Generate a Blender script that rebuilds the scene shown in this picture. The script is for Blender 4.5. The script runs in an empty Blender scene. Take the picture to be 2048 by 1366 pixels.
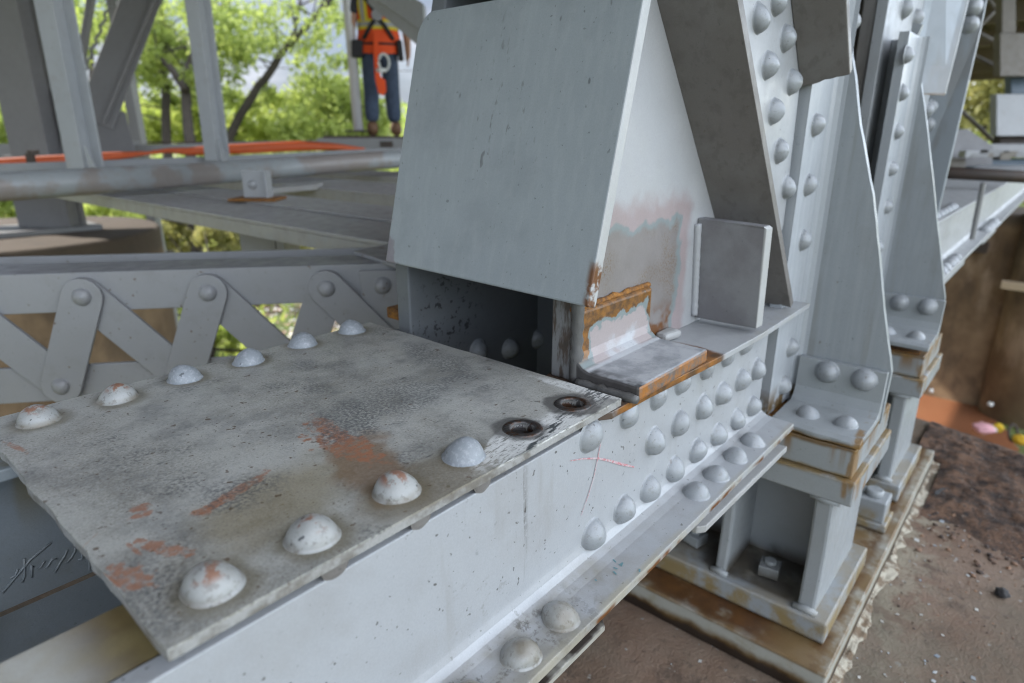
import bpy, bmesh, math, random
from mathutils import Vector, Matrix, Euler, noise as mnoise
from mathutils.geometry import tessellate_polygon
random.seed(7)
R = math.radians
SC = bpy.context.scene
COL = SC.collection
S = 0.30                      # one working unit = 0.30 m; x runs along the chord, y across the bridge, z up; the lens is the origin

# ------------------------------------------------------------------ camera
FPX = 1272.0
YAW, PITCH, ROLL = R(40.58), R(17.81), R(-0.19)
def cam_axes():
    f = Vector((math.cos(YAW)*math.cos(PITCH), math.sin(YAW)*math.cos(PITCH), -math.sin(PITCH)))
    r = Vector((math.sin(YAW), -math.cos(YAW), 0)); d = f.cross(r)
    r2 = math.cos(ROLL)*r + math.sin(ROLL)*d; d2 = -math.sin(ROLL)*r + math.cos(ROLL)*d
    return r2, d2, f
CR, CD, CF = cam_axes()
cam = bpy.data.cameras.new('camera'); camo = bpy.data.objects.new('camera', cam); COL.objects.link(camo)
cam.sensor_width = 36.0; cam.lens = FPX/2048*36; cam.clip_start = .01; cam.clip_end = 3000
M = Matrix.Identity(4)
for i in range(3):
    M[i][0] = CR[i]; M[i][1] = -CD[i]; M[i][2] = -CF[i]
camo.matrix_world = M
cam.dof.use_dof = True; cam.dof.focus_distance = 2.5*S; cam.dof.aperture_fstop = 4.2
SC.camera = camo

# measured points of the photograph turned into points on real planes
def ray(x, y): return CR*(x-1024) + CD*(y-683) + CF*FPX
def atz(x, y, z): d = ray(x, y); return d*(z/d.z)
def aty(x, y, Y): d = ray(x, y); return d*(Y/d.y)
def atx(x, y, X): d = ray(x, y); return d*(X/d.x)
def atd(x, y, D): return ray(x, y)*(D/FPX)

# ------------------------------------------------------------------ world, sun, exposure
SUN_EL, SUN_AZ = R(38), R(108)          # azimuth measured from +x towards +y
w = bpy.data.worlds.new('World'); SC.world = w; w.use_nodes = True
nt = w.node_tree; nt.nodes.clear()
out = nt.nodes.new('ShaderNodeOutputWorld'); bg = nt.nodes.new('ShaderNodeBackground')
sky = nt.nodes.new('ShaderNodeTexSky'); sky.sky_type = 'NISHITA'; sky.sun_disc = False
sky.sun_elevation = SUN_EL; sky.sun_rotation = math.pi/2 - SUN_AZ; sky.altitude = 300; sky.dust_density = 1.5; sky.air_density = 1.0
tc = nt.nodes.new('ShaderNodeTexCoord'); mp = nt.nodes.new('ShaderNodeMapping'); mp.inputs['Scale'].default_value = (1, 1, 2.6)
no = nt.nodes.new('ShaderNodeTexNoise'); no.inputs['Scale'].default_value = 3.2; no.inputs['Detail'].default_value = 7; no.inputs['Roughness'].default_value = .58
rp = nt.nodes.new('ShaderNodeValToRGB'); rp.color_ramp.elements[0].position = .36; rp.color_ramp.elements[1].position = .62
n2 = nt.nodes.new('ShaderNodeTexNoise'); n2.inputs['Scale'].default_value = 7; n2.inputs['Detail'].default_value = 5
r2 = nt.nodes.new('ShaderNodeValToRGB'); r2.color_ramp.elements[0].color = (5.2, 5.6, 6.2, 1); r2.color_ramp.elements[1].color = (9.5, 9.7, 9.9, 1)
r2.color_ramp.elements[0].position = .35; r2.color_ramp.elements[1].position = .62
mx = nt.nodes.new('ShaderNodeMix'); mx.data_type = 'RGBA'
L = nt.links.new
L(tc.outputs['Generated'], mp.inputs[0]); L(mp.outputs[0], no.inputs['Vector']); L(mp.outputs[0], n2.inputs['Vector'])
L(no.outputs['Fac'], rp.inputs[0]); L(n2.outputs['Fac'], r2.inputs[0])
L(rp.outputs[0], mx.inputs[0]); L(sky.outputs[0], mx.inputs[6]); L(r2.outputs[0], mx.inputs[7])
# added sky gradient: dimmed over the trees, brightened behind the lens to light the steel
dt = nt.nodes.new('ShaderNodeVectorMath'); dt.operation = 'DOT_PRODUCT'; dt.inputs[1].default_value = (.20, -.84, .46); L(tc.outputs['Generated'], dt.inputs[0])
mr = nt.nodes.new('ShaderNodeMapRange'); mr.interpolation_type = 'SMOOTHSTEP'; mr.inputs[1].default_value = -.38; mr.inputs[2].default_value = .95; mr.inputs[3].default_value = 0; mr.inputs[4].default_value = 1
tint = nt.nodes.new('ShaderNodeMix'); tint.data_type = 'RGBA'; tint.inputs[6].default_value = (.27, .28, .31, 1); tint.inputs[7].default_value = (2.40, 2.40, 2.40, 1)
mm = nt.nodes.new('ShaderNodeMix'); mm.data_type = 'RGBA'; mm.blend_type = 'MULTIPLY'; mm.inputs[0].default_value = 1
L(dt.outputs['Value'], mr.inputs[0]); L(mr.outputs[0], tint.inputs[0]); L(mx.outputs[2], mm.inputs[6]); L(tint.outputs[2], mm.inputs[7])
L(mm.outputs[2], bg.inputs[0]); bg.inputs[1].default_value = .12; L(bg.outputs[0], out.inputs[0])
sl = bpy.data.lights.new('sun', 'SUN'); so = bpy.data.objects.new('sun', sl); COL.objects.link(so)
sl.energy = 3.2; sl.angle = R(.55); sl.color = (1, .95, .87)
sd = Vector((math.cos(SUN_AZ)*math.cos(SUN_EL), math.sin(SUN_AZ)*math.cos(SUN_EL), math.sin(SUN_EL)))
so.rotation_euler = sd.to_track_quat('Z', 'Y').to_euler(); so.location = sd*60
SC.view_settings.view_transform = 'Standard'; SC.view_settings.look = 'None'; SC.view_settings.exposure = 1.40; SC.view_settings.gamma = 1
SC.cycles.filter_width = 1.1; SC.cycles.use_denoising = True; SC.cycles.max_bounces = 8; SC.cycles.diffuse_bounces = 5; SC.cycles.sample_clamp_indirect = 6
SC.cycles.transparent_max_bounces = 8

# ------------------------------------------------------------------ material toolkit (all coordinates in working units, fixed in the place)
class NM:
    def __init__(s, name, rough=.5, metal=0, spec=.5):
        s.m = bpy.data.materials.new(name); s.m.use_nodes = True; s.t = s.m.node_tree; s.N = s.t.nodes
        s.b = s.N['Principled BSDF']; s.b.inputs['Roughness'].default_value = rough; s.b.inputs['Metallic'].default_value = metal
        s.b.inputs['Specular IOR Level'].default_value = spec
        g = s.N.new('ShaderNodeNewGeometry'); v = s.N.new('ShaderNodeVectorMath'); v.operation = 'SCALE'; v.inputs['Scale'].default_value = 1/S
        s.l(g.outputs['Position'], v.inputs[0]); s.p = v.outputs[0]; s.geo = g
        sp = s.N.new('ShaderNodeSeparateXYZ'); s.l(s.p, sp.inputs[0]); s.ax = {'x': sp.outputs[0], 'y': sp.outputs[1], 'z': sp.outputs[2]}
        s.cache = {}
    def l(s, a, b): s.t.links.new(a, b)
    def put(s, v, sock):
        if hasattr(v, 'links') or isinstance(v, bpy.types.NodeSocket): s.l(v, sock)
        else: sock.default_value = v if not isinstance(v, (tuple, list)) or len(v) != 3 or sock.type == 'VECTOR' else (*v, 1)
    def math(s, op, a, b=0.0, c=0.0, clamp=False):
        n = s.N.new('ShaderNodeMath'); n.operation = op; n.use_clamp = clamp
        s.put(a, n.inputs[0]); s.put(b, n.inputs[1])
        if op == 'MULTIPLY_ADD': s.put(c, n.inputs[2])
        return n.outputs[0]
    def noise(s, scale, detail=3, rough=.55, stretch=None, dist=0, off=0):
        k = (scale, detail, rough, stretch, dist, off)
        if k in s.cache: return s.cache[k]
        n = s.N.new('ShaderNodeTexNoise'); n.inputs['Scale'].default_value = scale; n.inputs['Detail'].default_value = detail
        n.inputs['Roughness'].default_value = rough; n.inputs['Distortion'].default_value = dist
        src = s.p
        if stretch or off:
            mpn = s.N.new('ShaderNodeMapping'); mpn.inputs['Scale'].default_value = stretch or (1, 1, 1)
            mpn.inputs['Location'].default_value = (off, off*.7, off*1.3); s.l(s.p, mpn.inputs[0]); src = mpn.outputs[0]
        s.l(src, n.inputs['Vector']); s.cache[k] = n.outputs['Fac']; return n.outputs['Fac']
    def vor(s, scale, feature='F1', out='Distance'):
        n = s.N.new('ShaderNodeTexVoronoi'); n.feature = feature; n.inputs['Scale'].default_value = scale; s.l(s.p, n.inputs['Vector']); return n.outputs[out]
    def ss(s, v, lo, hi, a=0.0, b=1.0):
        n = s.N.new('ShaderNodeMapRange'); n.interpolation_type = 'SMOOTHSTEP'
        s.put(v, n.inputs[0]); n.inputs[1].default_value = lo; n.inputs[2].default_value = hi; n.inputs[3].default_value = a; n.inputs[4].default_value = b
        return n.outputs[0]
    def mix(s, f, a, b):
        n = s.N.new('ShaderNodeMix'); n.data_type = 'RGBA'; s.put(f, n.inputs[0]); s.put(a, n.inputs[6]); s.put(b, n.inputs[7]); return n.outputs[2]
    def scale_col(s, c, f):
        n = s.N.new('ShaderNodeMix'); n.data_type = 'RGBA'; n.blend_type = 'MULTIPLY'; n.inputs[0].default_value = 1
        s.put(c, n.inputs[6]); cb = s.N.new('ShaderNodeCombineColor')
        for i in range(3): s.put(f, cb.inputs[i])
        s.l(cb.outputs[0], n.inputs[7]); return n.outputs[2]
    def mul(s, *a):
        r = a[0]
        for b in a[1:]: r = s.math('MULTIPLY', r, b)
        return r
    def mx(s, *a):
        r = a[0]
        for b in a[1:]: r = s.math('MAXIMUM', r, b)
        return r
    def blob(s, c, a, b, axes='xy', namp=.7, nsc=9, soft=.2, nd=4):
        """ellipse with ragged rim: centre c, axis ends a and b (points), in the plane of the two axes"""
        i, j = ['xyz'.index(q) for q in axes]
        ax, ay = a[i]-c[i], a[j]-c[j]; bx, by = b[i]-c[i], b[j]-c[j]; det = ax*by-ay*bx
        X = s.math('SUBTRACT', s.ax[axes[0]], c[i]); Y = s.math('SUBTRACT', s.ax[axes[1]], c[j])
        U = s.math('MULTIPLY_ADD', X, by/det, s.math('MULTIPLY', Y, -bx/det)); V = s.math('MULTIPLY_ADD', X, -ay/det, s.math('MULTIPLY', Y, ax/det))
        d = s.math('SQRT', s.math('ADD', s.math('MULTIPLY', U, U), s.math('MULTIPLY', V, V)))
        d = s.math('MULTIPLY_ADD', s.math('SUBTRACT', s.noise(nsc, nd, .6), .5), namp*2, d)
        return s.ss(d, 1+soft, 1-soft)
    def band(s, axis, lo, hi, soft=.02, namp=.03, nsc=6):
        v = s.math('MULTIPLY_ADD', s.math('SUBTRACT', s.noise(nsc, 3), .5), namp*2, s.ax[axis])
        return s.mul(s.ss(v, lo-soft, lo+soft), s.ss(v, hi+soft, hi-soft))
    def bump(s, h, strength=.3, dist=.002, prev=None):
        n = s.N.new('ShaderNodeBump'); n.inputs['Strength'].default_value = strength; n.inputs['Distance'].default_value = dist
        s.put(h, n.inputs['Height'])
        if prev is not None: s.l(prev, n.inputs['Normal'])
        return n.outputs[0]
    def done(s, col, nrm=None, rough=None):
        s.put(col, s.b.inputs['Base Color'])
        if nrm is not None: s.l(nrm, s.b.inputs['Normal'])
        if rough is not None: s.put(rough, s.b.inputs['Roughness'])
        return s.m

RUST = (.20, .075, .018); RUST_D = (.045, .018, .008); RUST_O = (.34, .12, .02); YEL = (.34, .25, .10)
GREY = (.42, .45, .47); PALE = (.54, .56, .585)

KALB = .53
def paint(name, base=GREY, var=.10, dirt=.25, dirtc=(.20, .18, .14), speck=.5, rustspot=.4, over=(), rough=.42, bumpk=.35, wave=.35, grainy=.05):
    m = NM(name, rough)
    c = m.mix(m.noise(1.7, 4), tuple(q*(1-var) for q in base), tuple(min(1, q*(1+var)) for q in base))
    c = m.mix(m.mul(m.ss(m.noise(5.5, 6, .65), .5, .78), dirt), c, dirtc)
    if speck: c = m.mix(m.mul(m.ss(m.noise(46, 2, .5), .69, .76), speck), c, (.05, .055, .06))
    if rustspot: c = m.mix(m.mul(m.ss(m.noise(21, 2, .5, off=3.1), .735, .77), rustspot), c, (.13, .065, .03))
    for f, cc in over:
        f = f(m); c = m.mix(f, c, cc(m) if callable(cc) else cc)
    if grainy: c = m.scale_col(c, m.ss(m.noise(150, 3, .65), .28, .72, 1-grainy, 1+grainy*.6))
    c = m.scale_col(c, KALB)
    b = m.bump(m.noise(5, 3), wave*.45, .003)
    b = m.bump(m.noise(95, 4, .65), bumpk*.55, .001, b)
    return m.done(c, b, m.ss(m.noise(7, 4), .3, .75, rough-.08, rough+.16))

# ------------------------------------------------------------------ mesh toolkit
class MB:
    def __init__(s): s.v = []; s.f = []
    def add(s, vs, fs):
        o = len(s.v); s.v += [Vector(q) for q in vs]; s.f += [tuple(i+o for i in f) for f in fs]; return s
    def box(s, a, b):
        x0, y0, z0 = a; x1, y1, z1 = b
        return s.add([(x0, y0, z0), (x1, y0, z0), (x1, y1, z0), (x0, y1, z0), (x0, y0, z1), (x1, y0, z1), (x1, y1, z1), (x0, y1, z1)],
                     [(0, 3, 2, 1), (4, 5, 6, 7), (0, 1, 5, 4), (1, 2, 6, 5), (2, 3, 7, 6), (3, 0, 4, 7)])
    def beam(s, a, b, wv, hv):
        """box along a-b with half-width vector wv and half-height vector hv"""
        a, b, wv, hv = map(Vector, (a, b, wv, hv)); q = []
        for e in (a, b): q += [e-wv-hv, e+wv-hv, e+wv+hv, e-wv+hv]
        return s.add(q, [(3, 2, 1, 0), (4, 5, 6, 7), (0, 1, 5, 4), (1, 2, 6, 5), (2, 3, 7, 6), (3, 0, 4, 7)])
    def slab(s, pts, off, holes=()):
        """flat polygon (3-D points) thickened by the vector off; may have holes"""
        off = Vector(off); loops = [[Vector(p) for p in pts]]+[[Vector(p) for p in h] for h in holes]
        tris = tessellate_polygon(loops) if holes or len(pts) > 4 else [tuple(range(len(pts)))]
        flat = [p for l in loops for p in l]; n = len(flat); nn = Vector()
        for i in range(len(pts)): a, b = loops[0][i], loops[0][(i+1) % len(pts)]; nn += a.cross(b)
        fs = [tuple(t) for t in tris] + [tuple(i+n for i in t) for t in tris]; o = 0
        for l in loops:
            k = len(l)
            for i in range(k): fs.append((o+i, o+(i+1) % k, n+o+(i+1) % k, n+o+i))
            o += k
        return s.add(flat+[p+off for p in flat], fs)
    def tube(s, path, r, n=10, cap=True):
        path = [Vector(p) for p in path]; rs = r if isinstance(r, (list, tuple)) else [r]*len(path); up = Vector((0.013, .021, 1)); o = []
        for i, p in enumerate(path):
            d = (path[min(i+1, len(path)-1)]-path[max(i-1, 0)]).normalized(); a = d.cross(up)
            if a.length < .05: a = d.cross(Vector((1, 0, 0)))
            a.normalize(); b = a.cross(d)
            o += [p+(a*math.cos(2*math.pi*k/n)+b*math.sin(2*math.pi*k/n))*rs[i] for k in range(n)]
        fs = [(i*n+k, i*n+(k+1) % n, (i+1)*n+(k+1) % n, (i+1)*n+k) for i in range(len(path)-1) for k in range(n)]
        if cap: fs += [tuple(range(n-1, -1, -1)), tuple(range((len(path)-1)*n, len(path)*n))]
        return s.add(o, fs)
    def lathe(s, c, axis, prof, n=24):
        c = Vector(c); ax = Vector(axis).normalized(); a = ax.orthogonal().normalized(); b = ax.cross(a); o = []
        for r, h in prof: o += [c+ax*h+(a*math.cos(2*math.pi*k/n)+b*math.sin(2*math.pi*k/n))*r for k in range(n)]
        m = len(prof); fs = [(i*n+k, i*n+(k+1) % n, (i+1)*n+(k+1) % n, (i+1)*n+k) for i in range(m-1) for k in range(n)]
        fs += [tuple(range(n-1, -1, -1)), tuple(range((m-1)*n, m*n))]
        return s.add(o, fs)
    def ribbon(s, pts, widths, nrm, lift=.003):
        nrm = Vector(nrm).normalized(); pts = [Vector(p) for p in pts]; o = []
        for i, p in enumerate(pts):
            d = (pts[min(i+1, len(pts)-1)]-pts[max(i-1, 0)]).normalized(); q = d.cross(nrm).normalized()*widths[i]/2
            o += [p-q+nrm*lift, p+q+nrm*lift]
        return s.add(o, [(2*i, 2*i+1, 2*i+3, 2*i+2) for i in range(len(pts)-1)])

def mesh_of(mb, name, org=Vector(), bevel=0, smooth=False, fix=True):
    me = bpy.data.meshes.new(name); me.from_pydata([(v-org)*S for v in mb.v], [], mb.f)
    if fix:
        bm = bmesh.new(); bm.from_mesh(me); bmesh.ops.recalc_face_normals(bm, faces=bm.faces); bm.to_mesh(me); bm.free()
    if smooth: me.polygons.foreach_set('use_smooth', [True]*len(me.polygons))
    me.update(); return me
def tag(o, label=None, cat=None, group=None, kind=None):
    if label: o['label'] = label
    if cat: o['category'] = cat
    if group: o['group'] = group
    if kind: o['kind'] = kind
    return o
def obj(name, mb, mat, parent=None, bevel=0, smooth=False, org=None, label=None, fix=True, angle=None):
    if org is None: org = Vector(parent['_org']) if parent else Vector()
    o = bpy.data.objects.new(name, mesh_of(mb, name, org, smooth=smooth, fix=fix)); COL.objects.link(o)
    o.data.materials.append(mat)
    if parent: o.parent = parent; o['_org'] = list(org)
    else: o.location = org*S; o['_org'] = list(org)
    if bevel:
        b = o.modifiers.new('edge', 'BEVEL'); b.width = bevel*S; b.segments = 2; b.limit_method = 'ANGLE'; b.angle_limit = R(50); b.harden_normals = False
    if label: o['label'] = label
    return o
def thing(name, label, cat, org, group=None):
    o = bpy.data.objects.new(name, None); COL.objects.link(o); o.location = Vector(org)*S; o['_org'] = list(org); o.empty_display_size = .05
    return tag(o, label, cat, group)
def struct(name, mb, mat, **k): o = obj(name, mb, mat, **k); o['kind'] = 'structure'; return o

# rivet heads: a few hand-driven variants, shared by every rivet
RIV = []
def rivet_mesh(seed):
    rnd = random.Random(seed); n = 28; mb = MB()
    prof = [(1.16, -.05), (1.09, .012), (1.02, .06), (1.0, .13), (.945, .27), (.85, .43), (.72, .58), (.56, .71), (.39, .81), (.22, .875), (.09, .905), (.015, .91)]
    ex, ey = rnd.uniform(-.13, .13), rnd.uniform(-.13, .13); kx = rnd.uniform(.96, 1.04)
    vs = []
    for r, h in prof:
        for k in range(n):
            a = 2*math.pi*k/n; x, y = r*math.cos(a)*kx, r*math.sin(a)/kx
            q = mnoise.noise(Vector((x*1.4+seed*7.1, y*1.4, h*1.4)))*.045 + mnoise.noise(Vector((x*4+seed*3.7, y*4, h*4)))*.012
            t = h/.87; vs.append((x*(1+q)+ex*t, y*(1+q)+ey*t, h*(1+q)))
    m = len(prof); fs = [(i*n+k, i*n+(k+1) % n, (i+1)*n+(k+1) % n, (i+1)*n+k) for i in range(m-1) for k in range(n)]
    fs.append(tuple(range((m-1)*n, m*n))); mb.add(vs, fs)
    me = bpy.data.meshes.new('rivet'); me.from_pydata([Vector(v)*S for v in vs], [], fs); me.polygons.foreach_set('use_smooth', [True]*len(me.polygons)); return me
RIVM = [rivet_mesh(i) for i in range(6)]
def rivet(parent, pos, nrm, mat, r=.071, h=1.0, label=None):
    key = (random.randrange(6), mat.name); 
    for k, me in RIV:
        if k == key: break
    else:
        me = RIVM[key[0]].copy(); me.materials.append(mat); RIV.append((key, me))
    o = bpy.data.objects.new('rivet', me); COL.objects.link(o); o.parent = parent
    q = Vector(nrm).to_track_quat('Z', 'Y').to_matrix() @ Matrix.Rotation(random.uniform(0, 6.28), 3, 'Z')
    mt = q.to_4x4() @ Matrix.Diagonal((r, r, r*h, 1)); mt.translation = (Vector(pos)-Vector(parent['_org']))*S
    o.matrix_local = mt
    if label: o['label'] = label
    return o

def mirror_wave(p, q, n, amp, seed, axis):
    """edge p-q broken into n steps and made slightly uneven along axis"""
    p, q = Vector(p), Vector(q); axis = Vector(axis)
    return [p.lerp(q, i/n) + axis*amp*(mnoise.noise(Vector((i*.8, seed, .3)))+.5*mnoise.noise(Vector((i*2.1, seed, 4.3)))) for i in range(n)]

# ------------------------------------------------------------------ materials of the steelwork
def z_(x, y, z=-1.0): return atz(x, y, z)
def blobz(c, a, b, z=-1.0, **k): return lambda m: m.blob(z_(*c, z), z_(*a, z), z_(*b, z), 'xy', **k)
def faded(f, k): return lambda m: m.mul(f(m), k)
def grain(f, sc=60, lo=.4, hi=.6): return lambda m: m.mul(f(m), m.ss(m.noise(sc, 3, .6), lo, hi))
CLAY = (.46, .20, .11); WHITE = (1.0, 1.0, .97); BARE = (.07, .075, .08)
TOPZ = -1.0
RVPX = ((425, 1172), (625, 1074), (793, 982), (928, 912), (78, 841), (235, 797), (370, 757), (497, 723), (605, 689), (704, 662))
def plate_over():
    o = []
    # grime in the middle of the plate, yellow film, clay smears left by boots, scuffs, white brush marks round the open holes
    o += [(faded(lambda m: m.ss(m.noise(3.4, 8, .75), .44, .70), .7), (.20, .205, .205))]
    o += [(grain(faded(lambda m: m.ss(m.noise(1.3, 4, .6, off=2), .40, .62), .5), 110, .35, .7), (.17, .14, .09))]
    o += [(lambda m: m.mul(m.ss(m.noise(60, 2, .5, off=11), .66, .72), .75), (.12, .075, .045))]
    o += [(lambda m: m.mul(m.ss(m.noise(3.1, 4, .6, off=6), .50, .66), m.ss(m.noise(75, 3, .7), .42, .62), .75), (.11, .115, .12))]
    for p in RVPX:
        c = atz(*p, TOPZ); e = lambda dx, dy, c=c: c+Vector((dx, dy, 0)); o += [((lambda c: lambda m: m.mul(m.blob(c, c+Vector((.098, 0, 0)), c+Vector((0, .098, 0)), 'xy', .35, 9, .28), .62))(c+Vector((.004, -.008, 0))), (.20, .165, .095))]
    o += [(faded(blobz((560, 1000), (690, 930), (600, 1050), namp=.6, nsc=7, soft=.6), .55), (.30, .23, .10))]
    o += [(faded(blobz((860, 965), (980, 915), (830, 925), namp=.5, nsc=7, soft=.35), .6), (.22, .17, .10))]
    o += [(faded(blobz((735, 925), (790, 895), (700, 870), namp=.9, nsc=8, soft=.3), .7), (.28, .17, .09))]
    o += [(grain(blobz((690, 890), (760, 900), (660, 860), namp=1.5, nsc=14, soft=.10, nd=6), 34, .34, .60), CLAY)]
    for c, a, b in (((655, 855), (690, 868), (648, 838)), ((705, 880), (735, 877), (700, 873)), ((470, 985), (540, 940), (462, 980)), ((430, 1010), (475, 990), (428, 1003)),
                    ((330, 1098), (385, 1108), (325, 1084)), ((268, 1098), (282, 1105), (262, 1088)), ((262, 1152), (300, 1150), (250, 1125)), ((172, 1088), (150, 1108), (185, 1075)), ((28, 893), (50, 900), (20, 885)),
                    ((280, 1015), (300, 1008), (276, 1008)), ((282, 1030), (310, 1022), (280, 1025)), ((230, 1165), (245, 1180), (210, 1150))):
        o += [(grain(faded(blobz(c, a, b, namp=1.35, nsc=24, soft=.12, nd=6), .78), 34, .30, .58), CLAY)]
    for c, a, b in (((640, 775), (670, 770), (630, 765)), ((700, 850), (760, 835), (690, 815)), ((610, 730), (650, 725), (600, 722)), ((780, 800), (900, 760), (760, 770)), ((560, 640+130), (590, 765), (552, 764)), ((880, 720), (960, 740), (850, 690)), ((480, 985), (560, 960), (470, 960))):
        o += [(grain(faded(blobz(c, a, b, namp=1.2, nsc=11, soft=.5), .7), 85, .38, .62), (.12, .125, .13))]
    o += [(lambda m: m.mul(m.ss(m.noise(10, 3, .5, stretch=(1, 3.2, 1)), .69, .74), .65), (.08, .083, .085))]
    o += [(lambda m: m.mul(m.ss(m.noise(28, 2, .5, off=7), .70, .735), .8), (.13, .07, .035))]
    o += [(lambda m: m.mul(m.ss(m.noise(120, 2, .5), .60, .70), .38), (.06, .06, .06))]
    streak = lambda m: m.ss(m.noise(34, 3, .6, stretch=(.6, 2.6, 1), dist=1.5), .36, .50)
    for c, a, b in (((1040, 880), (1110, 850), (1000, 930)), ((1000, 880), (1030, 860), (985, 915)), ((1130, 835), (1200, 800), (1105, 880)), ((1150, 775), (1235, 795), (1140, 765)), ((1105, 850), (1140, 835), (1098, 870))):
        o += [((lambda f: lambda m: m.mul(f(m), streak(m), .82))(blobz(c, a, b, namp=.7, nsc=8, soft=.2)), WHITE)]
    for c, a, b in (((1175, 800), (1225, 790), (1150, 830)), ((1090, 868), (1120, 850), (1060, 900))):
        o += [((lambda f: lambda m: m.mul(f(m), m.ss(m.noise(30, 3, .6, stretch=(.6, 2.6, 1), off=5), .46, .54)))(blobz(c, a, b, namp=.7, nsc=8, soft=.2)), (.10, .11, .115))]
    for c in ((1040, 857), (1143, 808)):
        o += [(faded(blobz(c, (c[0]+56, c[1]), (c[0]-4, c[1]-22), namp=.45, nsc=12, soft=.15), .8), (.10, .095, .09))]
    o += [(lambda m: m.ss(m.ax['z'], -1.004, -1.009), lambda m: m.mix(m.ss(m.noise(11, 4, .65), .40, .62), (.47, .465, .45), (.25, .23, .20)))]
    return o
M_plate = paint('weathered_grey_paint', (.60, .595, .55), .12, .45, (.17, .155, .12), .6, .8, plate_over(), .42, .38, .5, .12)
M_web = paint('light_grey_paint', (.51, .525, .545), .05, .14, (.36, .34, .30), .25, .2, (
    (lambda m: m.mul(m.ss(m.noise(30, 3, .6, stretch=(1, 1, .035), dist=.25), .52, .60), m.blob((1.46, 1.235, -1.28), (1.525, 1.235, -1.28), (1.46, 1.235, -1.68), 'xz', .35, 6, .3), m.ss(m.noise(60, 3, .7), .35, .5), .85), (.09, .08, .065)),
    (lambda m: m.mul(m.ss(m.noise(14, 5, .65), .56, .68), m.blob((1.25, 1.235, -1.5), (1.42, 1.235, -1.5), (1.25, 1.235, -1.62), 'xz', .6, 6, .3), .5), (.25, .24, .22)),
    (lambda m: m.mul(m.ss(m.noise(40, 2, .5, off=9), .70, .73), .8), (.07, .06, .055)),
    (lambda m: m.mul(m.ss(m.noise(9, 4, .6, stretch=(1, 1, .12)), .55, .75), .30), (.33, .31, .28)),
    (lambda m: m.mul(m.band('z', -1.66, -1.60, .03, .03, 5), .28), (.78, .79, .79)),
    (lambda m: m.mul(m.ss(m.noise(2.4, 5, .65), .46, .66), .40), (.42, .415, .41)),
    (lambda m: m.mul(m.ss(m.noise(15, 5, .7), .50, .62), m.band('y', .98, 1.2, .02, .02), m.ss(m.ax['x'], 1.95, 1.35), .85), (.08, .072, .065)),
    (lambda m: m.mul(m.ss(m.noise(3, 4, .65), .35, .65), m.band('y', .98, 1.21, .02, .02), m.ss(m.ax['x'], 2.6, 1.7), .8), (.30, .27, .21)),
    (lambda m: m.mul(m.ss(m.noise(4, 3), .3, .6), m.band('y', .99, 1.035, .012, .012), .8), (.50, .46, .36)),
    (lambda m: m.mul(m.band('z', -1.8, -1.70, .008, .012, 8), m.ss(m.noise(5, 3), .45, .6)), RUST),
), .36, .30, .40)
M_edge = paint('chalky_edge_paint', (.50, .50, .49), .08, .3, (.3, .27, .22), .3, .5, (), .5, .5)
M_grey = paint('grey_paint', GREY, .08, .25, (.29, .285, .26), .5, .5, (
    (lambda m: m.mul(m.ss(m.noise(22, 3, .6, stretch=(1, 1, .04)), .45, .65), .25), (.54, .57, .58)),
    (lambda m: m.mul(m.ss(m.noise(9, 4, .6, stretch=(1, 1, .08), off=3), .54, .68), .35), (.30, .29, .26)),
    (lambda m: m.mul(m.ss(m.noise(2.0, 5, .65), .48, .68), .35), (.35, .36, .355))), .38, .45, .6)
M_dark = paint('shade_darkened_paint', (.245, .225, .21), .16, .6, (.15, .135, .12), .4, .3, ((lambda m: m.mul(m.ss(m.noise(1.6, 5, .65), .46, .66), .5), (.33, .32, .31)), (lambda m: m.mul(m.ss(m.noise(20, 3, .6, stretch=(1, 1, .1)), .52, .66), .3), (.14, .125, .11))), .45, .7, .9)  # base darkened for the shade on these faces; the mottling is the paint's own
M_lid = paint('blue_grey_paint', (.43, .475, .50), .05, .10, (.30, .31, .31), .5, .10, (
    (lambda m: m.mul(m.ss(m.noise(17, 2, .5, stretch=(1, 1, .3)), .72, .76), .7), (.10, .105, .11)),
    (lambda m: m.mul(m.ss(m.noise(34, 3, .6, stretch=(1, 1, .25)), .60, .72), m.blob((2.25, 2.02, .1), (2.25, 1.93, .3), (2.25, 1.84, -.2), 'yz', .9, 5, .4), .6), (.15, .145, .14)),
    (lambda m: m.ss(m.ax['y'], 1.396, 1.390), (.60, .60, .59)),
    (lambda m: m.ss(m.math('ADD', m.math('MULTIPLY_ADD', m.noise(8, 4), .22, m.ax['y']), m.math('MULTIPLY', m.ax['z'], -.45)), 2.985, 3.0), (.33, .30, .33)),
    (lambda m: m.mul(m.ss(m.noise(24, 3, .6, stretch=(1, 1, .03)), .45, .65), .22), (.56, .60, .62)),
    (lambda m: m.mul(m.ss(m.noise(2.2, 5, .65), .48, .68), .35), (.30, .33, .35)),
    (lambda m: m.mul(m.ss(m.noise(9, 4), .46, .54), m.ss(m.ax['y'], 1.43, 1.40), m.ss(m.ax['z'], -.44, -.52)), RUST),
), .42, .35, .3)
def ring_d(m, x1, z1, amp=.10, nsc=7):
    d = m.math('MAXIMUM', m.math('SUBTRACT', m.ax['x'], x1), m.math('SUBTRACT', m.ax['z'], z1))
    d = m.math('MULTIPLY_ADD', m.math('SUBTRACT', m.noise(nsc, 3, .5), .5), amp*2, d); return d
PB = aty(1345, 560, 1.53); PT = aty(1285, 470, 1.53)
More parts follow.
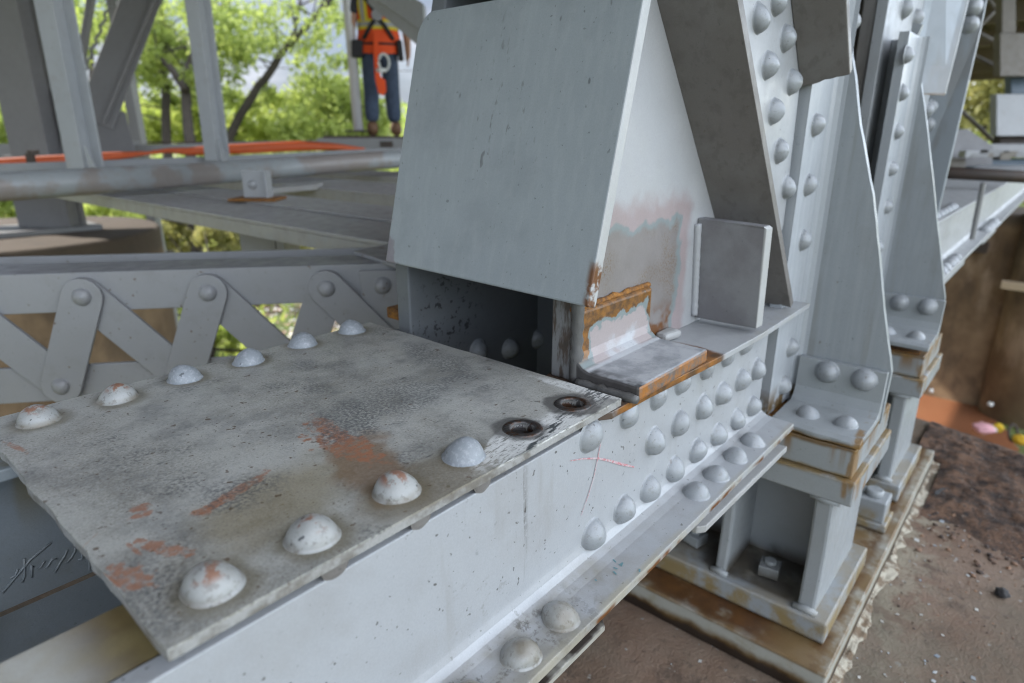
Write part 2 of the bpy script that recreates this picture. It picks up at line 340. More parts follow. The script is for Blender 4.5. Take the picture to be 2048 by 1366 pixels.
M_side = paint('patched_white_paint', (.57, .575, .59), .03, .06, (.4, .38, .36), .1, .05, (
    (lambda m: m.ss(ring_d(m, PB.x, PT.z), .20, .09), (.47, .385, .385)),
    (lambda m: m.ss(ring_d(m, PB.x, PT.z), .06, .04), (.30, .345, .35)),
    (lambda m: m.ss(ring_d(m, PB.x, PT.z), .035, .0), lambda m: m.mix(m.mul(m.ss(m.noise(85, 3, .7), .48, .62), m.ss(m.noise(5, 3), .40, .62), .75), m.mix(m.noise(6, 4), (.34, .31, .30), (.26, .235, .225)), (.20, .115, .03))),
    (lambda m: m.mul(m.ss(m.ax['z'], -.80, -.95), m.ss(ring_d(m, PB.x, PT.z), .03, .0), m.ss(m.noise(6, 3), .40, .52)), RUST),
    (lambda m: m.mul(m.ss(m.ax['x'], 2.30, 2.22), m.ss(m.ax['z'], -.42, -.50), m.ss(m.ax['z'], -.76, -.70)), (.24, .10, .018)),
    (lambda m: m.mul(m.ss(m.ax['x'], 2.186, 2.182), m.ss(m.ax['z'], -.58, -.62)), lambda m: m.mix(m.ss(m.noise(14, 4, .7, stretch=(1, 1.6, .35)), .42, .58), m.mix(m.noise(30, 3), (.035, .03, .028), (.15, .10, .07)), (.27, .27, .27))),
), .42, .30, .3)
def cl_d(m):
    d = m.math('MAXIMUM', m.math('ADD', m.math('MULTIPLY_ADD', m.ax['x'], -.10, m.ax['z']), .785+.24), m.math('SUBTRACT', 2.245, m.ax['x']))
    d = m.math('MAXIMUM', d, m.math('SUBTRACT', m.ax['x'], 2.785))
    return m.math('MULTIPLY_ADD', m.math('SUBTRACT', m.noise(9, 4, .55), .5), .22, d)
M_clip = paint('half_painted_clip', (.60, .61, .63), .05, .2, (.35, .35, .36), .3, .2, (
    (lambda m: m.mul(m.ss(cl_d(m), -.17, -.11), m.ss(m.ax['y'], 1.43, 1.45)), (.50, .43, .42)),
    (lambda m: m.mul(m.ss(cl_d(m), -.035, -.022), m.ss(m.ax['y'], 1.43, 1.45)), (.28, .33, .33)),
    (lambda m: m.mul(m.ss(cl_d(m), -.008, .004), m.ss(m.ax['y'], 1.46, 1.48), m.ss(m.ax['z'], -.955, -.92)), lambda m: m.mix(m.ss(m.noise(26, 7, .75), .35, .65), (.11, .048, .012), (.36, .145, .016))),
    (lambda m: m.mul(m.ss(m.noise(5, 5, .65), .42, .62), m.ss(m.ax['y'], 1.44, 1.41), .7), (.27, .29, .31)),
    (lambda m: m.mul(m.ss(m.ax['x'], 2.26, 2.19), m.ss(m.ax['y'], 1.44, 1.40), m.ss(m.noise(7, 3), .35, .55)), (.05, .055, .06)),
    (lambda m: m.ss(m.ax['y'], 1.178, 1.174), lambda m: m.mix(m.ss(m.noise(12, 7, .75), .36, .62), m.mix(m.noise(30, 4), (.07, .04, .025), (.30, .28, .27)), (.46, .17, .02))),
    (lambda m: m.mul(m.ss(m.ax['x'], 2.175, 2.168), .95), lambda m: m.mix(m.noise(22, 4, .7), (.03, .03, .033), (.14, .12, .11))),
), .45, .45, .3)
M_rust = NM('orange_rust', .85)
M_rust = M_rust.done(M_rust.mix(M_rust.ss(M_rust.noise(22, 7, .75), .3, .7), (.06, .025, .010), (.30, .125, .016)), M_rust.bump(M_rust.noise(60, 4, .7), .8, .003))
M_gus = paint('gusset_paint', (.52, .53, .54), .07, .3, (.30, .28, .25), .3, .3, (
    (lambda m: m.mul(m.ss(m.ax['x'], 2.75, 2.6), m.ss(m.noise(6, 4), .35, .5)), (.13, .085, .06)),
    (lambda m: m.mul(m.blob((2.93, 1.34, -1.03), (3.02, 1.34, -1.03), (2.93, 1.52, -1.03), 'xy', .45, 9, .2)), RUST),
    (lambda m: m.mul(m.ss(m.ax['x'], 3.02, 2.94), m.ss(m.ax['y'], 1.205, 1.20), m.ss(m.ax['z'], -1.028, -1.036)), lambda m: m.mix(m.ss(m.noise(9, 4), .35, .65), (.10, .05, .02), (.40, .15, .015))),
    (lambda m: m.mul(m.ss(m.noise(9, 3), .5, .6), m.ss(m.ax['x'], 3.3, 3.45), m.ss(m.ax['y'], 1.3, 1.2), .3), (.42, .40, .33)),
), .45, .4)
def bearing_paint():
    def lines(m, z0, w0): return m.band('z', z0-w0, z0+w0, w0*.8, .03, 4)
    return (
        (lambda m: m.mul(m.mx(lines(m, -1.808, .018), m.mul(lines(m, -1.828, .016), .9)), m.ss(m.noise(3, 3), .25, .42)), lambda m: m.mix(m.noise(14, 4, .7), (.10, .045, .012), (.30, .17, .04))),
        (lambda m: m.mul(m.ss(m.ax['z'], -2.03, -1.83), m.ss(m.ax['z'], -1.80, -1.83), m.ss(m.noise(7, 3, .5, stretch=(1, 1, .06), off=4), .50, .64), .9), (.30, .16, .045)),
        (lambda m: m.mul(m.band('z', -2.04, -2.005, .015, .02, 5), m.ss(m.noise(4, 3), .36, .54), .9), (.30, .19, .055)),
        (lambda m: m.mul(m.band('y', .6, .715, .012, .012, 5), m.band('z', -2.2, -1.72, .03, .02), m.ss(m.noise(8, 4, .6, stretch=(1, 1, .3)), .50, .62), .85), (.34, .19, .06)),
        (lambda m: m.mul(m.ss(m.ax['z'], -3.00, -3.12), m.ss(m.noise(5, 4, .6), .34, .58), .9), (.36, .25, .09)),
        (lambda m: m.mul(m.ss(m.ax['z'], -3.19, -3.225), .9), (.09, .045, .015)),
        (lambda m: m.mul(m.ss(m.ax['z'], -2.90, -3.05), m.ss(m.ax['y'], .85, .95), m.ss(m.ax['x'], 4.0, 4.06), m.ss(m.noise(2.2, 4, .6), .30, .52), .85), (.10, .08, .055)),  # pocket floor: brown dirt deepened to paint in the shade between the ribs
    )
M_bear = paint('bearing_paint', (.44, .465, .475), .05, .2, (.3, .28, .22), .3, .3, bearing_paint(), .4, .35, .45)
M_mas = paint('rusty_masonry_paint', (.52, .51, .44), .10, .5, (.33, .26, .12), .3, .6, (
    (lambda m: m.mul(m.ss(m.noise(2.2, 5, .65), .36, .56), m.ss(m.ax['z'], -3.26, -3.235), .9), (.23, .13, .035)),
    (lambda m: m.mul(m.band('x', 3.72, 4.0, .06, .05, 5), m.ss(m.ax['y'], .75, 1.1), m.ss(m.ax['z'], -3.26, -3.235), m.ss(m.noise(4, 4), .3, .5)), lambda m: m.mix(m.noise(9, 4, .7), (.05, .022, .01), (.24, .10, .025))),
    (lambda m: m.mul(m.band('y', .62, .76, .03, .03, 5), m.ss(m.ax['z'], -3.26, -3.235), m.ss(m.noise(3, 4, .6), .36, .52)), lambda m: m.mix(m.noise(8, 4, .7), (.07, .03, .012), (.25, .13, .03))),
    (lambda m: m.mul(m.ss(m.ax['z'], -3.30, -3.38), m.ss(m.noise(6, 4), .40, .6), .7), (.24, .15, .04)),
    (lambda m: m.ss(m.math('MULTIPLY_ADD', m.noise(5, 4), .12, m.ax['z']), -3.24, -3.32), (.16, .085, .02)),
    (lambda m: m.ss(m.math('MULTIPLY_ADD', m.noise(5, 4), .12, m.ax['z']), -3.285, -3.34), (.028, .015, .008)),
), .5, .5, .4)
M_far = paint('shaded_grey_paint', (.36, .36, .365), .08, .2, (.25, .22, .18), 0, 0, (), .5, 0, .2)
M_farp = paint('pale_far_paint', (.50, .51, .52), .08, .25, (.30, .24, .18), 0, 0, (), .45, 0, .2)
M_beam = paint('scuffed_beam_paint', (.52, .50, .48), .12, .5, (.24, .19, .14), 0, 0, ((lambda m: m.mul(m.ss(m.noise(3.2, 5, .7), .5, .62), .5), (.52, .53, .54)),), .5, 0, .2)
M_pipe = paint('dusty_pipe_paint', (.44, .46, .46), .1, .5, (.33, .24, .17), 0, 0, ((lambda m: m.mul(m.ss(m.noise(1.6, 4), .48, .6), .6), (.34, .25, .20)),), .42, 0, .2)
M_rvtop = paint('rivet_paint_worn', (.47, .475, .46), .10, .55, (.27, .22, .15), .9, 1.0, (
    (lambda m: m.mul(m.ss(m.noise(42, 4, .7), .54, .62), .55), (.20, .18, .15)),
    (lambda m: m.mul(m.ss(m.noise(16, 6, .7), .50, .56), m.ss(m.ax['z'], -.965, -.945), .85), (.33, .14, .075)),
    (lambda m: m.mul(m.ss(m.ax['z'], -.975, -.998), m.ss(m.noise(9, 3), .3, .6), .6), (.20, .15, .08)),), .4, .4)
M_rvblue = paint('rivet_paint_scoured', (.36, .39, .42), .10, .4, (.25, .26, .27), .7, .3, ((lambda m: m.mul(m.ss(m.noise(70, 3, .6), .52, .6), .5), (.55, .57, .6)),), .45, .6)
M_rv = paint('rivet_paint', (.41, .43, .45), .08, .3, (.3, .28, .24), .6, .4, ((lambda m: m.mul(m.ss(m.noise(38, 4, .7), .56, .64), .4), (.26, .25, .23)),), .36, .5)

# ------------------------------------------------------------------ 1. bottom chord: the riveted box beam in front
TOPZ = -1.0
beam = thing('box_beam', 'grey riveted box beam with stained top plate and a red cross on its side', 'steel beam', (1.9, 2.04, -1.75))
n0 = MB()
A, B, C, D = Vector((.335, 1.213, TOPZ)), Vector((2.085, 1.205, TOPZ)), Vector((2.105, 2.86, TOPZ)), Vector((.34, 2.865, TOPZ))
rim = mirror_wave(A, B, 14, .002, 1, (0, 1, 0)) + mirror_wave(B, C, 12, .006, 2, (1, 0, 0)) + mirror_wave(C, D, 12, .004, 3, (0, 1, 0)) + mirror_wave(D, A, 30, .010, 4, (1, 0, 0))
H1, H2 = Vector((1.611, 1.328, TOPZ)), Vector((1.910, 1.321, TOPZ))
def circ(c, r, n=26): return [c+Vector((math.cos(6.2832*k/n)*r, math.sin(6.2832*k/n)*r, 0)) for k in range(n)]
n0.slab(rim, (0, 0, -.031), [circ(H1, .046), circ(H2, .046)])
cover = obj('cover_plate', n0, M_plate, beam, bevel=.009)
for i, (x, y) in enumerate([atz(*p, TOPZ).xy for p in ((425, 1172), (625, 1074), (793, 982), (928, 912))]):
    rivet(cover, (x, y, TOPZ), (0, 0, 1), M_rvblue if i == 3 else M_rvtop, .0675, 1.04)
for i, (x, y) in enumerate([atz(*p, TOPZ).xy for p in ((78, 841), (235, 797), (370, 757), (497, 723), (605, 689), (704, 662))]):
    rivet(cover, (x, y, TOPZ), (0, 0, 1), M_rvtop if i < 2 else M_rvblue, .0665, 1.04)
M_steel = NM('ground_steel', .45, .75)
M_steel = M_steel.done(M_steel.mix(M_steel.ss(M_steel.noise(22, 4, .7), .45, .6), (.075, .07, .068), (.07, .035, .02)), M_steel.bump(M_steel.noise(80, 3), .5, .002))
for h in (H1, H2):
    q = MB(); prof = [(.0425, -.125), (.0450, -.03), (.0465, .002), (.051, .006), (.068, .005), (.074, .001), (.074, -.004)]; n = 32
    for r_, z in prof:
        q.v += [h+Vector((math.cos(6.2832*k/n)*r_*(1+.03*mnoise.noise(Vector((k*.5, r_*9, h.x)))), math.sin(6.2832*k/n)*r_, z)) for k in range(n)]
    q.f = [(i*n+k, i*n+(k+1) % n, (i+1)*n+(k+1) % n, (i+1)*n+k) for i in range(len(prof)-1) for k in range(n)]+[tuple(range(n))]
    obj('hole_rim', q, M_steel, cover, smooth=True)
X0, X1 = -7.0, 3.87
YW = 1.235
prof = [(YW, -1.072), (YW, -1.60), (1.229, -1.632), (1.21, -1.657), (1.18, -1.671), (1.14, -1.679), (1.012, -1.683), (1.010, -1.722), (1.30, -1.730), (1.30, -1.072)]
def extrude_yz(mb, prof, x0, x1, n=1):
    k = len(prof); vs = []
    for i in range(n+1):
        x = x0+(x1-x0)*i/n; vs += [(x, y, z) for y, z in prof]
    fs = [(i*k+j, i*k+(j+1) % k, (i+1)*k+(j+1) % k, (i+1)*k+j) for i in range(n) for j in range(k)]
    fs += [tuple(range(k)), tuple(range(n*k+k-1, n*k-1, -1))]
    return mb.add(vs, fs)
q = MB(); extrude_yz(q, prof, X0, X1); web = obj('web_plate', q, M_web, beam, bevel=.004, label='bright near side of the beam with a lower flange and rows of rivets')
q = MB(); q.slab([(X0, 1.301, -1.0715), (X1, 1.301, -1.0715), (X1, 1.53, -1.0715), (X0, 1.53, -1.0715)], (0, 0, -.045), [circ(Vector((h.x, h.y, -1.0715)), .047) for h in (H1, H2)])
M_strip = paint('stained_flange_paint', (.66, .65, .60), .1, .4, (.36, .28, .13), .3, .5, (
    (lambda m: m.mul(m.ss(m.ax['x'], .14, .34), m.ss(m.noise(5, 4), .15, .4)), lambda m: m.mix(m.noise(9, 4), (.04, .02, .008), (.20, .11, .02))),
    (lambda m: m.mul(m.ss(m.noise(3, 4), .38, .6), .55), (.44, .36, .16))), .45, .5)
obj('top_flange', q, M_strip, beam, bevel=.006)
q = MB(); q.box((X0, YW-.004, -1.0715), (.36, 1.3005, -1.0705)); 
q = MB(); extrude_yz(q, [(2.835, -1.072), (2.835, -1.73), (2.77, -1.73), (2.77, -1.072)], X0, 3.87)
M_inner = paint('stained_inner_paint', (.36, .40, .42), .1, .3, (.25, .22, .14), .3, .1, (
    (lambda m: m.mul(m.ss(m.noise(5, 3, .5, stretch=(1, 1, .1)), .48, .62), m.ss(m.ax['z'], -1.5, -1.2), m.ss(m.ax['x'], 1.0, .3), .8), (.27, .20, .06)),), .45, .5, .8)
obj('web_plate', q, M_inner, beam, bevel=.004, label='stained far side of the beam seen from inside')
q = MB(); q.slab([(X0, 2.54, -1.0715), (2.05, 2.54, -1.0715), (2.05, 2.769, -1.0715), (X0, 2.769, -1.0715)], (0, 0, -.045)); obj('top_flange', q, M_inner, beam, bevel=.006)
for x in (-1.4, -.4, .6, 1.6): obj('lacing_bar', MB().beam((x, 1.301, -1.70), (x+.5, 2.768, -1.70), (.12, 0, 0), (0, 0, .012)), M_inner, beam)
q = MB(); q.box((-.9, 1.302, -1.78), (1.52, 2.765, -1.745)); obj('bottom_plate', q, M_inner, beam)
# gusset under the cover plate, running on to the right
q = MB(); g = [atz(1224, 824, -1.035), atz(1300, 783, -1.035), atz(1443, 712, -1.035), atz(1530, 664, -1.035), atz(1620, 606, -1.035)]
g = [Vector((1.0, 1.26, -1.035)), Vector((1.95, 1.25, -1.035))]+g+[Vector((4.36, 1.66, -1.035)), Vector((2.2, 1.66, -1.035)), Vector((1.9, 1.60, -1.035)), Vector((1.0, 1.60, -1.035))]
q.slab(g, (0, 0, -.033), [circ(Vector((H1.x, H1.y, -1.035)), .048), circ(Vector((H2.x, H2.y, -1.035)), .048)]); obj('gusset_plate', q, M_gus, beam, bevel=.007)
q = MB(); q.box((-7, YW-.002, -1.0710), (.98, 2.83, -1.0335)); obj('packing_plate', MB().box((.36, YW+.03, -1.0710), (.985, 2.83, -1.0335)), M_edge, beam)
# tie plates under the bottom flange
q = MB(); a, b = atz(1394, 1052, -1.77), atz(1570, 898, -1.77)
q.slab([(2.56, 1.03, -1.765), (2.60, 1.0, -1.765), (3.70, .985, -1.765), (3.70, 2.8, -1.765), (2.56, 2.8, -1.765)], (0, 0, -.038)); obj('tie_plate', q, M_edge, beam, bevel=.006)
q = MB(); q.slab([(-.5, 1.03, -1.775), (1.74, 1.018, -1.775), (1.76, 1.04, -1.775), (1.76, 2.8, -1.775), (-.5, 2.8, -1.775)], (0, 0, -.03))
M_tie2 = paint('rusty_tie_paint', (.48, .46, .40), .1, .4, (.25, .2, .12), .3, .3, ((lambda m: m.mul(m.ss(m.ax['z'], -1.785, -1.777), m.ss(m.noise(7, 3), .3, .5)), (.06, .045, .035)),), .5, .5)
obj('tie_plate', q, M_tie2, beam, bevel=.005)
NY = (0, -1, 0)
for x in (1.912, 2.202, 2.454, 2.691, 2.96, 3.22, 3.47): rivet(web, (x, YW, -1.112), NY, M_rv, .064, .8)
for x in (.75, 1.04, 1.30): rivet(web, (x, YW, -1.043), NY, M_dark, .036, .22)
for x in (2.444, 2.696, 2.963, 3.204, 3.471, 3.719): rivet(web, (x, YW, -1.333), NY, M_rv, .066, 1.06)
for x in (1.955, 2.197, 2.429, 2.681, 2.935, 3.201, 3.471, 3.718): rivet(web, (x, YW, -1.579), NY, M_rv, .066, 1.06)
for x, y in ((1.085, 1.106), (1.339, 1.106), (1.571, 1.109)): rivet(web, (x, y, -1.681), (0, 0, 1), M_rvw if 0 else M_rvtop, .067, 1.03)
for x, y in ((2.704, 1.112), (2.933, 1.112), (3.19, 1.112), (3.437, 1.107)): rivet(web, (x, y, -1.681), (0, 0, 1), M_rv, .066)
# chalk cross, small teal touch-up dabs, the scribbled paint ridges
def flat_mat(name, c, rough=.7):
    m = NM(name, rough); return m.done(m.mix(m.noise(40, 3), tuple(q*.75 for q in c), tuple(min(1, q*1.2) for q in c)))
M_red = NM('red_chalk', .8); M_red.done(M_red.mix(M_red.ss(M_red.noise(60, 3, .6), .35, .6), (.34, .12, .13), (.37, .30, .31))); M_red = M_red.m
q = MB()
pp = [(1140, 921), (1165, 917), (1195, 916), (1218, 921), (1243, 928), (1268, 934)]; q.ribbon([aty(x, y, YW) for x, y in pp], [.003, .006, .008, .010, .012, .006], NY)
pp = [(1206, 862), (1200, 885), (1194, 916), (1186, 955), (1175, 990), (1161, 1030)]; q.ribbon([aty(x, y, YW) for x, y in pp], [.002, .004, .005, .005, .004, .002], NY, .004)
obj('chalk_cross', q, M_red, web, label='hand-drawn red cross')
q = MB()
for (x0, y0), (x1, y1) in (((1226, 1120), (1232, 1126)), ((1238, 1131), (1246, 1127)), ((1245, 1126), (1242, 1134)), ((1227, 1136), (1235, 1139)), ((1227, 1144), (1233, 1150)), ((1279, 1139), (1279, 1145)), ((1190, 1160), (1193, 1163))):
    q.ribbon([atz(x0, y0, -1.681), atz(x1, y1, -1.681)], [.008, .006], (0, 0, 1))
obj('paint_mark', q, flat_mat('teal_dabs', (.10, .20, .22)), web)
q = MB()
for k in range(9):
    x0 = 20+k*19; y0 = 1150+random.uniform(-8, 18)-k*3
    pts = [aty(x0+t*14+6*math.sin(t*3+k), y0-t*random.uniform(18, 34)+8*math.sin(t*2.2+k*1.7), 2.769) for t in (0, .35, .7, 1.0)]
    q.tube(pts, .0045, 6)
q.tube([aty(5, 1185, 2.769), aty(60, 1120, 2.769), aty(102, 1085, 2.769)], .005, 6)
obj('paint_ridge', q, M_inner, beam, smooth=True)

# ------------------------------------------------------------------ 2. end post: leaning box with blue-grey cover plate
post = thing('truss_post', 'leaning box post with a big blue-grey front plate and a white, pink and rusty side', 'steel post', (3.4, 2.06, -1.03))
lean = Vector((.3, 0, 1.18)).normalized(); nrm = Vector((-lean.z, 0, lean.x))
def onlid(y, z): return Vector((2.1+.3*(z+.63)/1.18, y, z))
q = MB(); zt = .60
pts = [onlid(2.687, -.63), onlid(1.389, -.655)]
pts += [onlid(1.389, zt), onlid(2.58, zt)] + [onlid(2.58+.1*math.sin(a), zt-.1*(1-math.cos(a))) for a in (R(22), R(45), R(68))] + [onlid(2.687, zt-.1)]
q.slab(pts, -nrm*.062); lid = obj('cover_plate', q, M_lid, post, bevel=.012)
def side(y0, y1, mat, label=None, zb=-1.034):
    q = MB()
    q.slab([(2.18, y0, zb), (2.18, y0, -.62), (2.18+.02, y0, -.60), (2.18+.3*(1.9+.6)/1.18, y0, 1.9), (5.80, y0, 1.9), (5.86, y0, -.2), (5.5, y0, zb)], (0, y1-y0, 0)); return obj('side_plate', q, mat, post, bevel=.008, label=label)
sideN = side(1.53, 1.635, M_side, 'white side plate with a patch of pink paint, bare metal and rust')
M_sidef = paint('shaded_sooty_inner_paint', (.20, .215, .23), .1, .3, (.16, .16, .16), .4, 0, (  # base tone carries the shade inside the box; only the spots are soot
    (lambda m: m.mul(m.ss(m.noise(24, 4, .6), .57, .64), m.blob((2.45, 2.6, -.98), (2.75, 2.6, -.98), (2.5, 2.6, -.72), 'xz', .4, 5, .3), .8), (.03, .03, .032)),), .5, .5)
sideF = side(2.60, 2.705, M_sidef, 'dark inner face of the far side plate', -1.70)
for p in ((1018, 697), (1076, 677), (955, 700)): rivet(sideF, aty(*p, 2.60), NY, M_rv, .066, 1.06)
def clip(ya, yb, sgn, mat):
    q = MB(); k = sgn
    pr = [(yb, -.70), (ya, -.715), (ya, -.90), (ya-.015*k, -.935), (ya-.04*k, -.955), (ya-.07*k, -.965), (1.172 if k > 0 else yb+.36, -.968), (1.170 if k > 0 else yb+.362, -1.033), (yb, -1.033)]
    vs = [(x, y, z) for x in (2.165, 2.82) for y, z in pr]; n = len(pr)
    q.add(vs, [(j, (j+1) % n, n+(j+1) % n, n+j) for j in range(n)]+[tuple(range(n)), tuple(range(2*n-1, n-1, -1))]); return q
cl = obj('clip_angle', clip(1.49, 1.528, 1, M_clip), M_clip, post, bevel=.012, label='thick clip angle with a rusty orange edge and a white and pink patch')
q = MB()
for i in range(2):
    if i: break
    q = MB(); path = [Vector((2.17+.66*t, 1.520, -.705-.02*i+.012*mnoise.noise(Vector((t*9, i, 5))))) for t in [k/24 for k in range(25)]]
    q.tube(path, [.014+.005*mnoise.noise(Vector((k*.7, i, 2))) for k in range(25)], 10); obj('weld_bead', q, M_rust, post, smooth=True)
q = MB(); q.box((2.30, 2.706, -1.033), (2.78, 2.96, -.965)); obj('clip_angle', q, M_rust, post, bevel=.01)
M_weld = paint('sooty_weld', (.16, .155, .15), .5, .6, (.04, .035, .03), .6, .5, (), .4, .9)
q = MB(); q.tube([(2.185, 1.50, -1.03+.44*k/14) for k in range(15)], [.028+.012*mnoise.noise(Vector((k*.9, 3, 2))) for k in range(15)], 10); obj('weld_bead', q, M_weld, post, smooth=True)
q = MB(); q.tube([(2.155, 1.47-.30*k/14, -1.02) for k in range(15)], [.02+.010*mnoise.noise(Vector((k*.9, 8, 2))) for k in range(15)], 10)
obj('weld_bead', q, M_weld, post, smooth=True)
M_stif = paint('mottled_stiffener_paint', (.27, .26, .27), .10, .5, (.24, .225, .22), .5, .05, ((lambda m: m.mul(m.ss(m.noise(3.2, 4, .6), .42, .65), .5), (.42, .43, .44)), (lambda m: m.ss(m.ax['y'], 1.166, 1.160), (.58, .58, .57))), .45, .45)
q = MB(); q.slab([(3.42, 1.528, -1.0), (3.42, 1.160, -1.0), (3.36, 1.150, -.45), (3.35, 1.165, -.435), (3.35, 1.528, -.42)], (.09, 0, 0)); st = obj('stiffener_plate', q, M_stif, post, bevel=.006)
q = MB(); q.tube([(3.40-.06*k/40, 1.520, -.98+.53*k/40) for k in range(41)], [.022+.004*mnoise.noise(Vector((k*1.1, 5, 2))) for k in range(41)], 10); obj('weld_bead', q, M_side, post, smooth=True)
q = MB(); q.slab([(2.95, 1.528, -1.033), (3.10, 1.528, -1.033), (3.10, 1.44, -1.033), (2.95, 1.46, -1.033)], (0, 0, .05)); obj('weld_bead', q, M_edge, post, bevel=.02)
for z in (.35, .0, -.35, .8): pass
for p in ((1703, 43),): rivet(sideN, aty(*p, 1.53), NY, M_rv, .072)
q = MB(); q.box((3.3, 1.637, -1.7), (3.36, 2.598, 1.9)); obj('inner_plate', q, M_sidef, post); q = MB(); q.box((2.7, 1.637, 1.7), (5.8, 2.598, 1.76)); obj('inner_plate', q, M_sidef, post)  # inner plates added to shut out light and darken the box
q = MB(); q.slab([onlid(2.5, .72), onlid(1.75, .72), onlid(1.75, 1.9), onlid(2.5, 1.9)], -nrm*.05); obj('cover_plate', q, M_lid, post, bevel=.01)

# ------------------------------------------------------------------ 3. inclined channel riveted to the side plate
chan = thing('inclined_channel', 'channel leaning left with a dark brownish underside and staggered rivets on its pale web', 'steel channel', (4.1, 1.4, -1.03))
b0, t0 = Vector((4.124, 1.2, -1.027)), Vector((2.82, 1.2, .54)); cdir = (t0-b0).normalized(); cn = Vector((-cdir.z, 0, cdir.x)) * -1   # cn points to the upper flange
top0 = b0+cdir*4.2
q = MB(); ib = Vector((4.06, 1.53, -1.015)); it = Vector((ib.x, 1.53, ib.z))+cdir*4.2
jag = [Vector((b0.x, b0.y, b0.z)).lerp(ib, k/8)+cdir*.012*random.random() for k in range(9)]
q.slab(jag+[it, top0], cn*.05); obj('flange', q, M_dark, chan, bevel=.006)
q = MB(); w0 = b0+cdir*.30; wl = Vector((w0.x, 1.30, w0.z))
q.slab([wl, wl+cdir*3.9, wl+cdir*3.9+cn*1.0, wl+cdir*1.05+cn*1.0, wl+cdir*.12+cn*.30], (0, .06, 0)); cw = obj('web', q, M_web, chan, bevel=.006)
f2a, f2b = aty(1690, 0, 1.05), aty(1700, 150, 1.05); d2 = (f2a-f2b).normalized()
q = MB(); i2 = aty(1601, 176, 1.299)
jag = [f2b.lerp(i2, k/8)+cdir*.03*random.random() for k in range(9)]
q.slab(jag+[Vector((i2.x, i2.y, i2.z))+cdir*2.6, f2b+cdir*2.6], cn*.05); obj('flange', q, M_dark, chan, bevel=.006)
for p in ((1516, 36), (1534, 131), (1546, 223), (1557, 302), (1572, 374), (1552, 2), (1570, 77), (1582, 164)): rivet(cw, aty(*p, 1.30), NY, M_rv, .066, 1.0)

# ------------------------------------------------------------------ 4. bearing stiffeners: winged plate, corner angle, seat angle
def stiffener(dx, legtop, label):
    t = thing('bearing_stiffener', label, 'steel bracket', (4.5+dx, 1.0, -1.82), 'winged stiffeners over the bearings')
    if dx == 0: gp = [(1703, 110), (1710, 150), (1720, 250), (1745, 390), (1757, 500), (1768, 620), (1783, 745)]; pts = [atx(*p, 4.545) for p in gp]
    else: gp = [(1833, 75), (1840, 150), (1855, 260), (1868, 380), (1878, 480), (1890, 597)]; pts = [atx(*p, 4.545+dx) for p in gp]
    X = 4.545+dx; zb = -1.815; fine = []
    for a, b in zip(pts[:-1], pts[1:]): fine += mirror_wave(a, b, 4, .0035, a.z*3+dx, (0, 1, 0))
    pts = fine+[pts[-1]]
    zt = max(pts[0].z, legtop); q = MB()
    q.slab(pts+[Vector((X, pts[-1].y+.005, zb)), Vector((X, 1.33, zb)), Vector((X, 1.33, zt+.12)), Vector((X, 1.25, zt+.10))], (.055, 0, 0)); pl = obj('wing_plate', q, M_grey, t, bevel=.006)
    # corner angle: leg flat against the side (faces -y), root fillet, other leg against the wing
    xl = 4.10+dx; yo = 1.25
    prf = [(xl, yo+.075), (xl, yo), (X-.075, yo), (X-.045, yo-.006), (X-.02, yo-.022), (X-.006, yo-.05), (X-.003, yo-.075), (X-.001, yo-.075), (X-.001, yo+.075)]
    q = MB(); n = len(prf); q.add([(x, y, z) for z in (zb+.03, legtop) for x, y in prf], [(j, (j+1) % n, n+(j+1) % n, n+j) for j in range(n)]+[tuple(range(n)), tuple(range(2*n-1, n-1, -1))])
    an = obj('corner_angle', q, M_webg, t, bevel=.004)
    q = MB(); q.box((xl+.30, yo+.078, zb+.03), (X, 1.437, legtop-.02)); obj('packing_plate', q, M_grey, t, bevel=.004)
    zs = ([aty(*p, yo) for p in ((1580, 695), (1565, 770), (1605, 480), (1615, 370), (1630, 250))] if dx == 0 else [aty(*p, yo) for p in ((1812, 110), (1803, 185), (1793, 262), (1782, 337), (1773, 413))]+[Vector((6.6, yo, -.95)), Vector((6.6, yo, -1.25))])
    for p in zs: rivet(an, (p.x, yo, p.z), NY, M_rv, .066)
    dz = .045 if dx else 0
    # seat angle
    x0 = 4.03+dx; zt_ = -1.445+dz; zh = -1.755+dz; y0, y1 = .66, 1.205
    prf = [(X-.001, zt_), (X-.05, zt_), (X-.055, zh+.10), (X-.075, zh+.04), (X-.12, zh+.008), (x0+.04, zh-.003), (x0, zh-.02), (x0-.002, zh-.055), (X-.001, zh-.058)]
    n = len(prf); q = MB(); cols = [y0+(y1-y0)*k/10 for k in range(11)]
    for k, y in enumerate(cols): q.v += [Vector((x+(.02*mnoise.noise(Vector((y*9, z*2, dx))) if x < x0+.1 else 0), y, z)) for x, z in prf]
    q.f = [(i*n+j, i*n+(j+1) % n, (i+1)*n+(j+1) % n, (i+1)*n+j) for i in range(10) for j in range(n)]+[tuple(range(n)), tuple(range(11*n-1, 10*n-1, -1))]
    sa = obj('seat_angle', q, M_bear, t, bevel=.004)
    for y in (1.015, .785): rivet(sa, (X-.052, y, -1.52+dz), (-1, 0, 0), M_rv, .073)
    for y in (1.03, .80): rivet(sa, (4.24+dx, y, zh-.002), (0, 0, 1), M_rv, .073)
    return t
M_webg = paint('strip_paint', (.54, .57, .60), .04, .1, (.35, .35, .33), .2, .1, (
    (lambda m: m.mul(m.ss(m.noise(20, 3, .5, stretch=(1, 1, .03)), .5, .62), .35), (.66, .68, .70)),
    (lambda m: m.mul(m.ss(m.ax['z'], -1.55, -1.75), m.ss(m.noise(7, 3), .42, .55)), lambda m: m.mix(m.noise(15, 4), (.05, .03, .015), (.30, .18, .05)))), .36, .3)
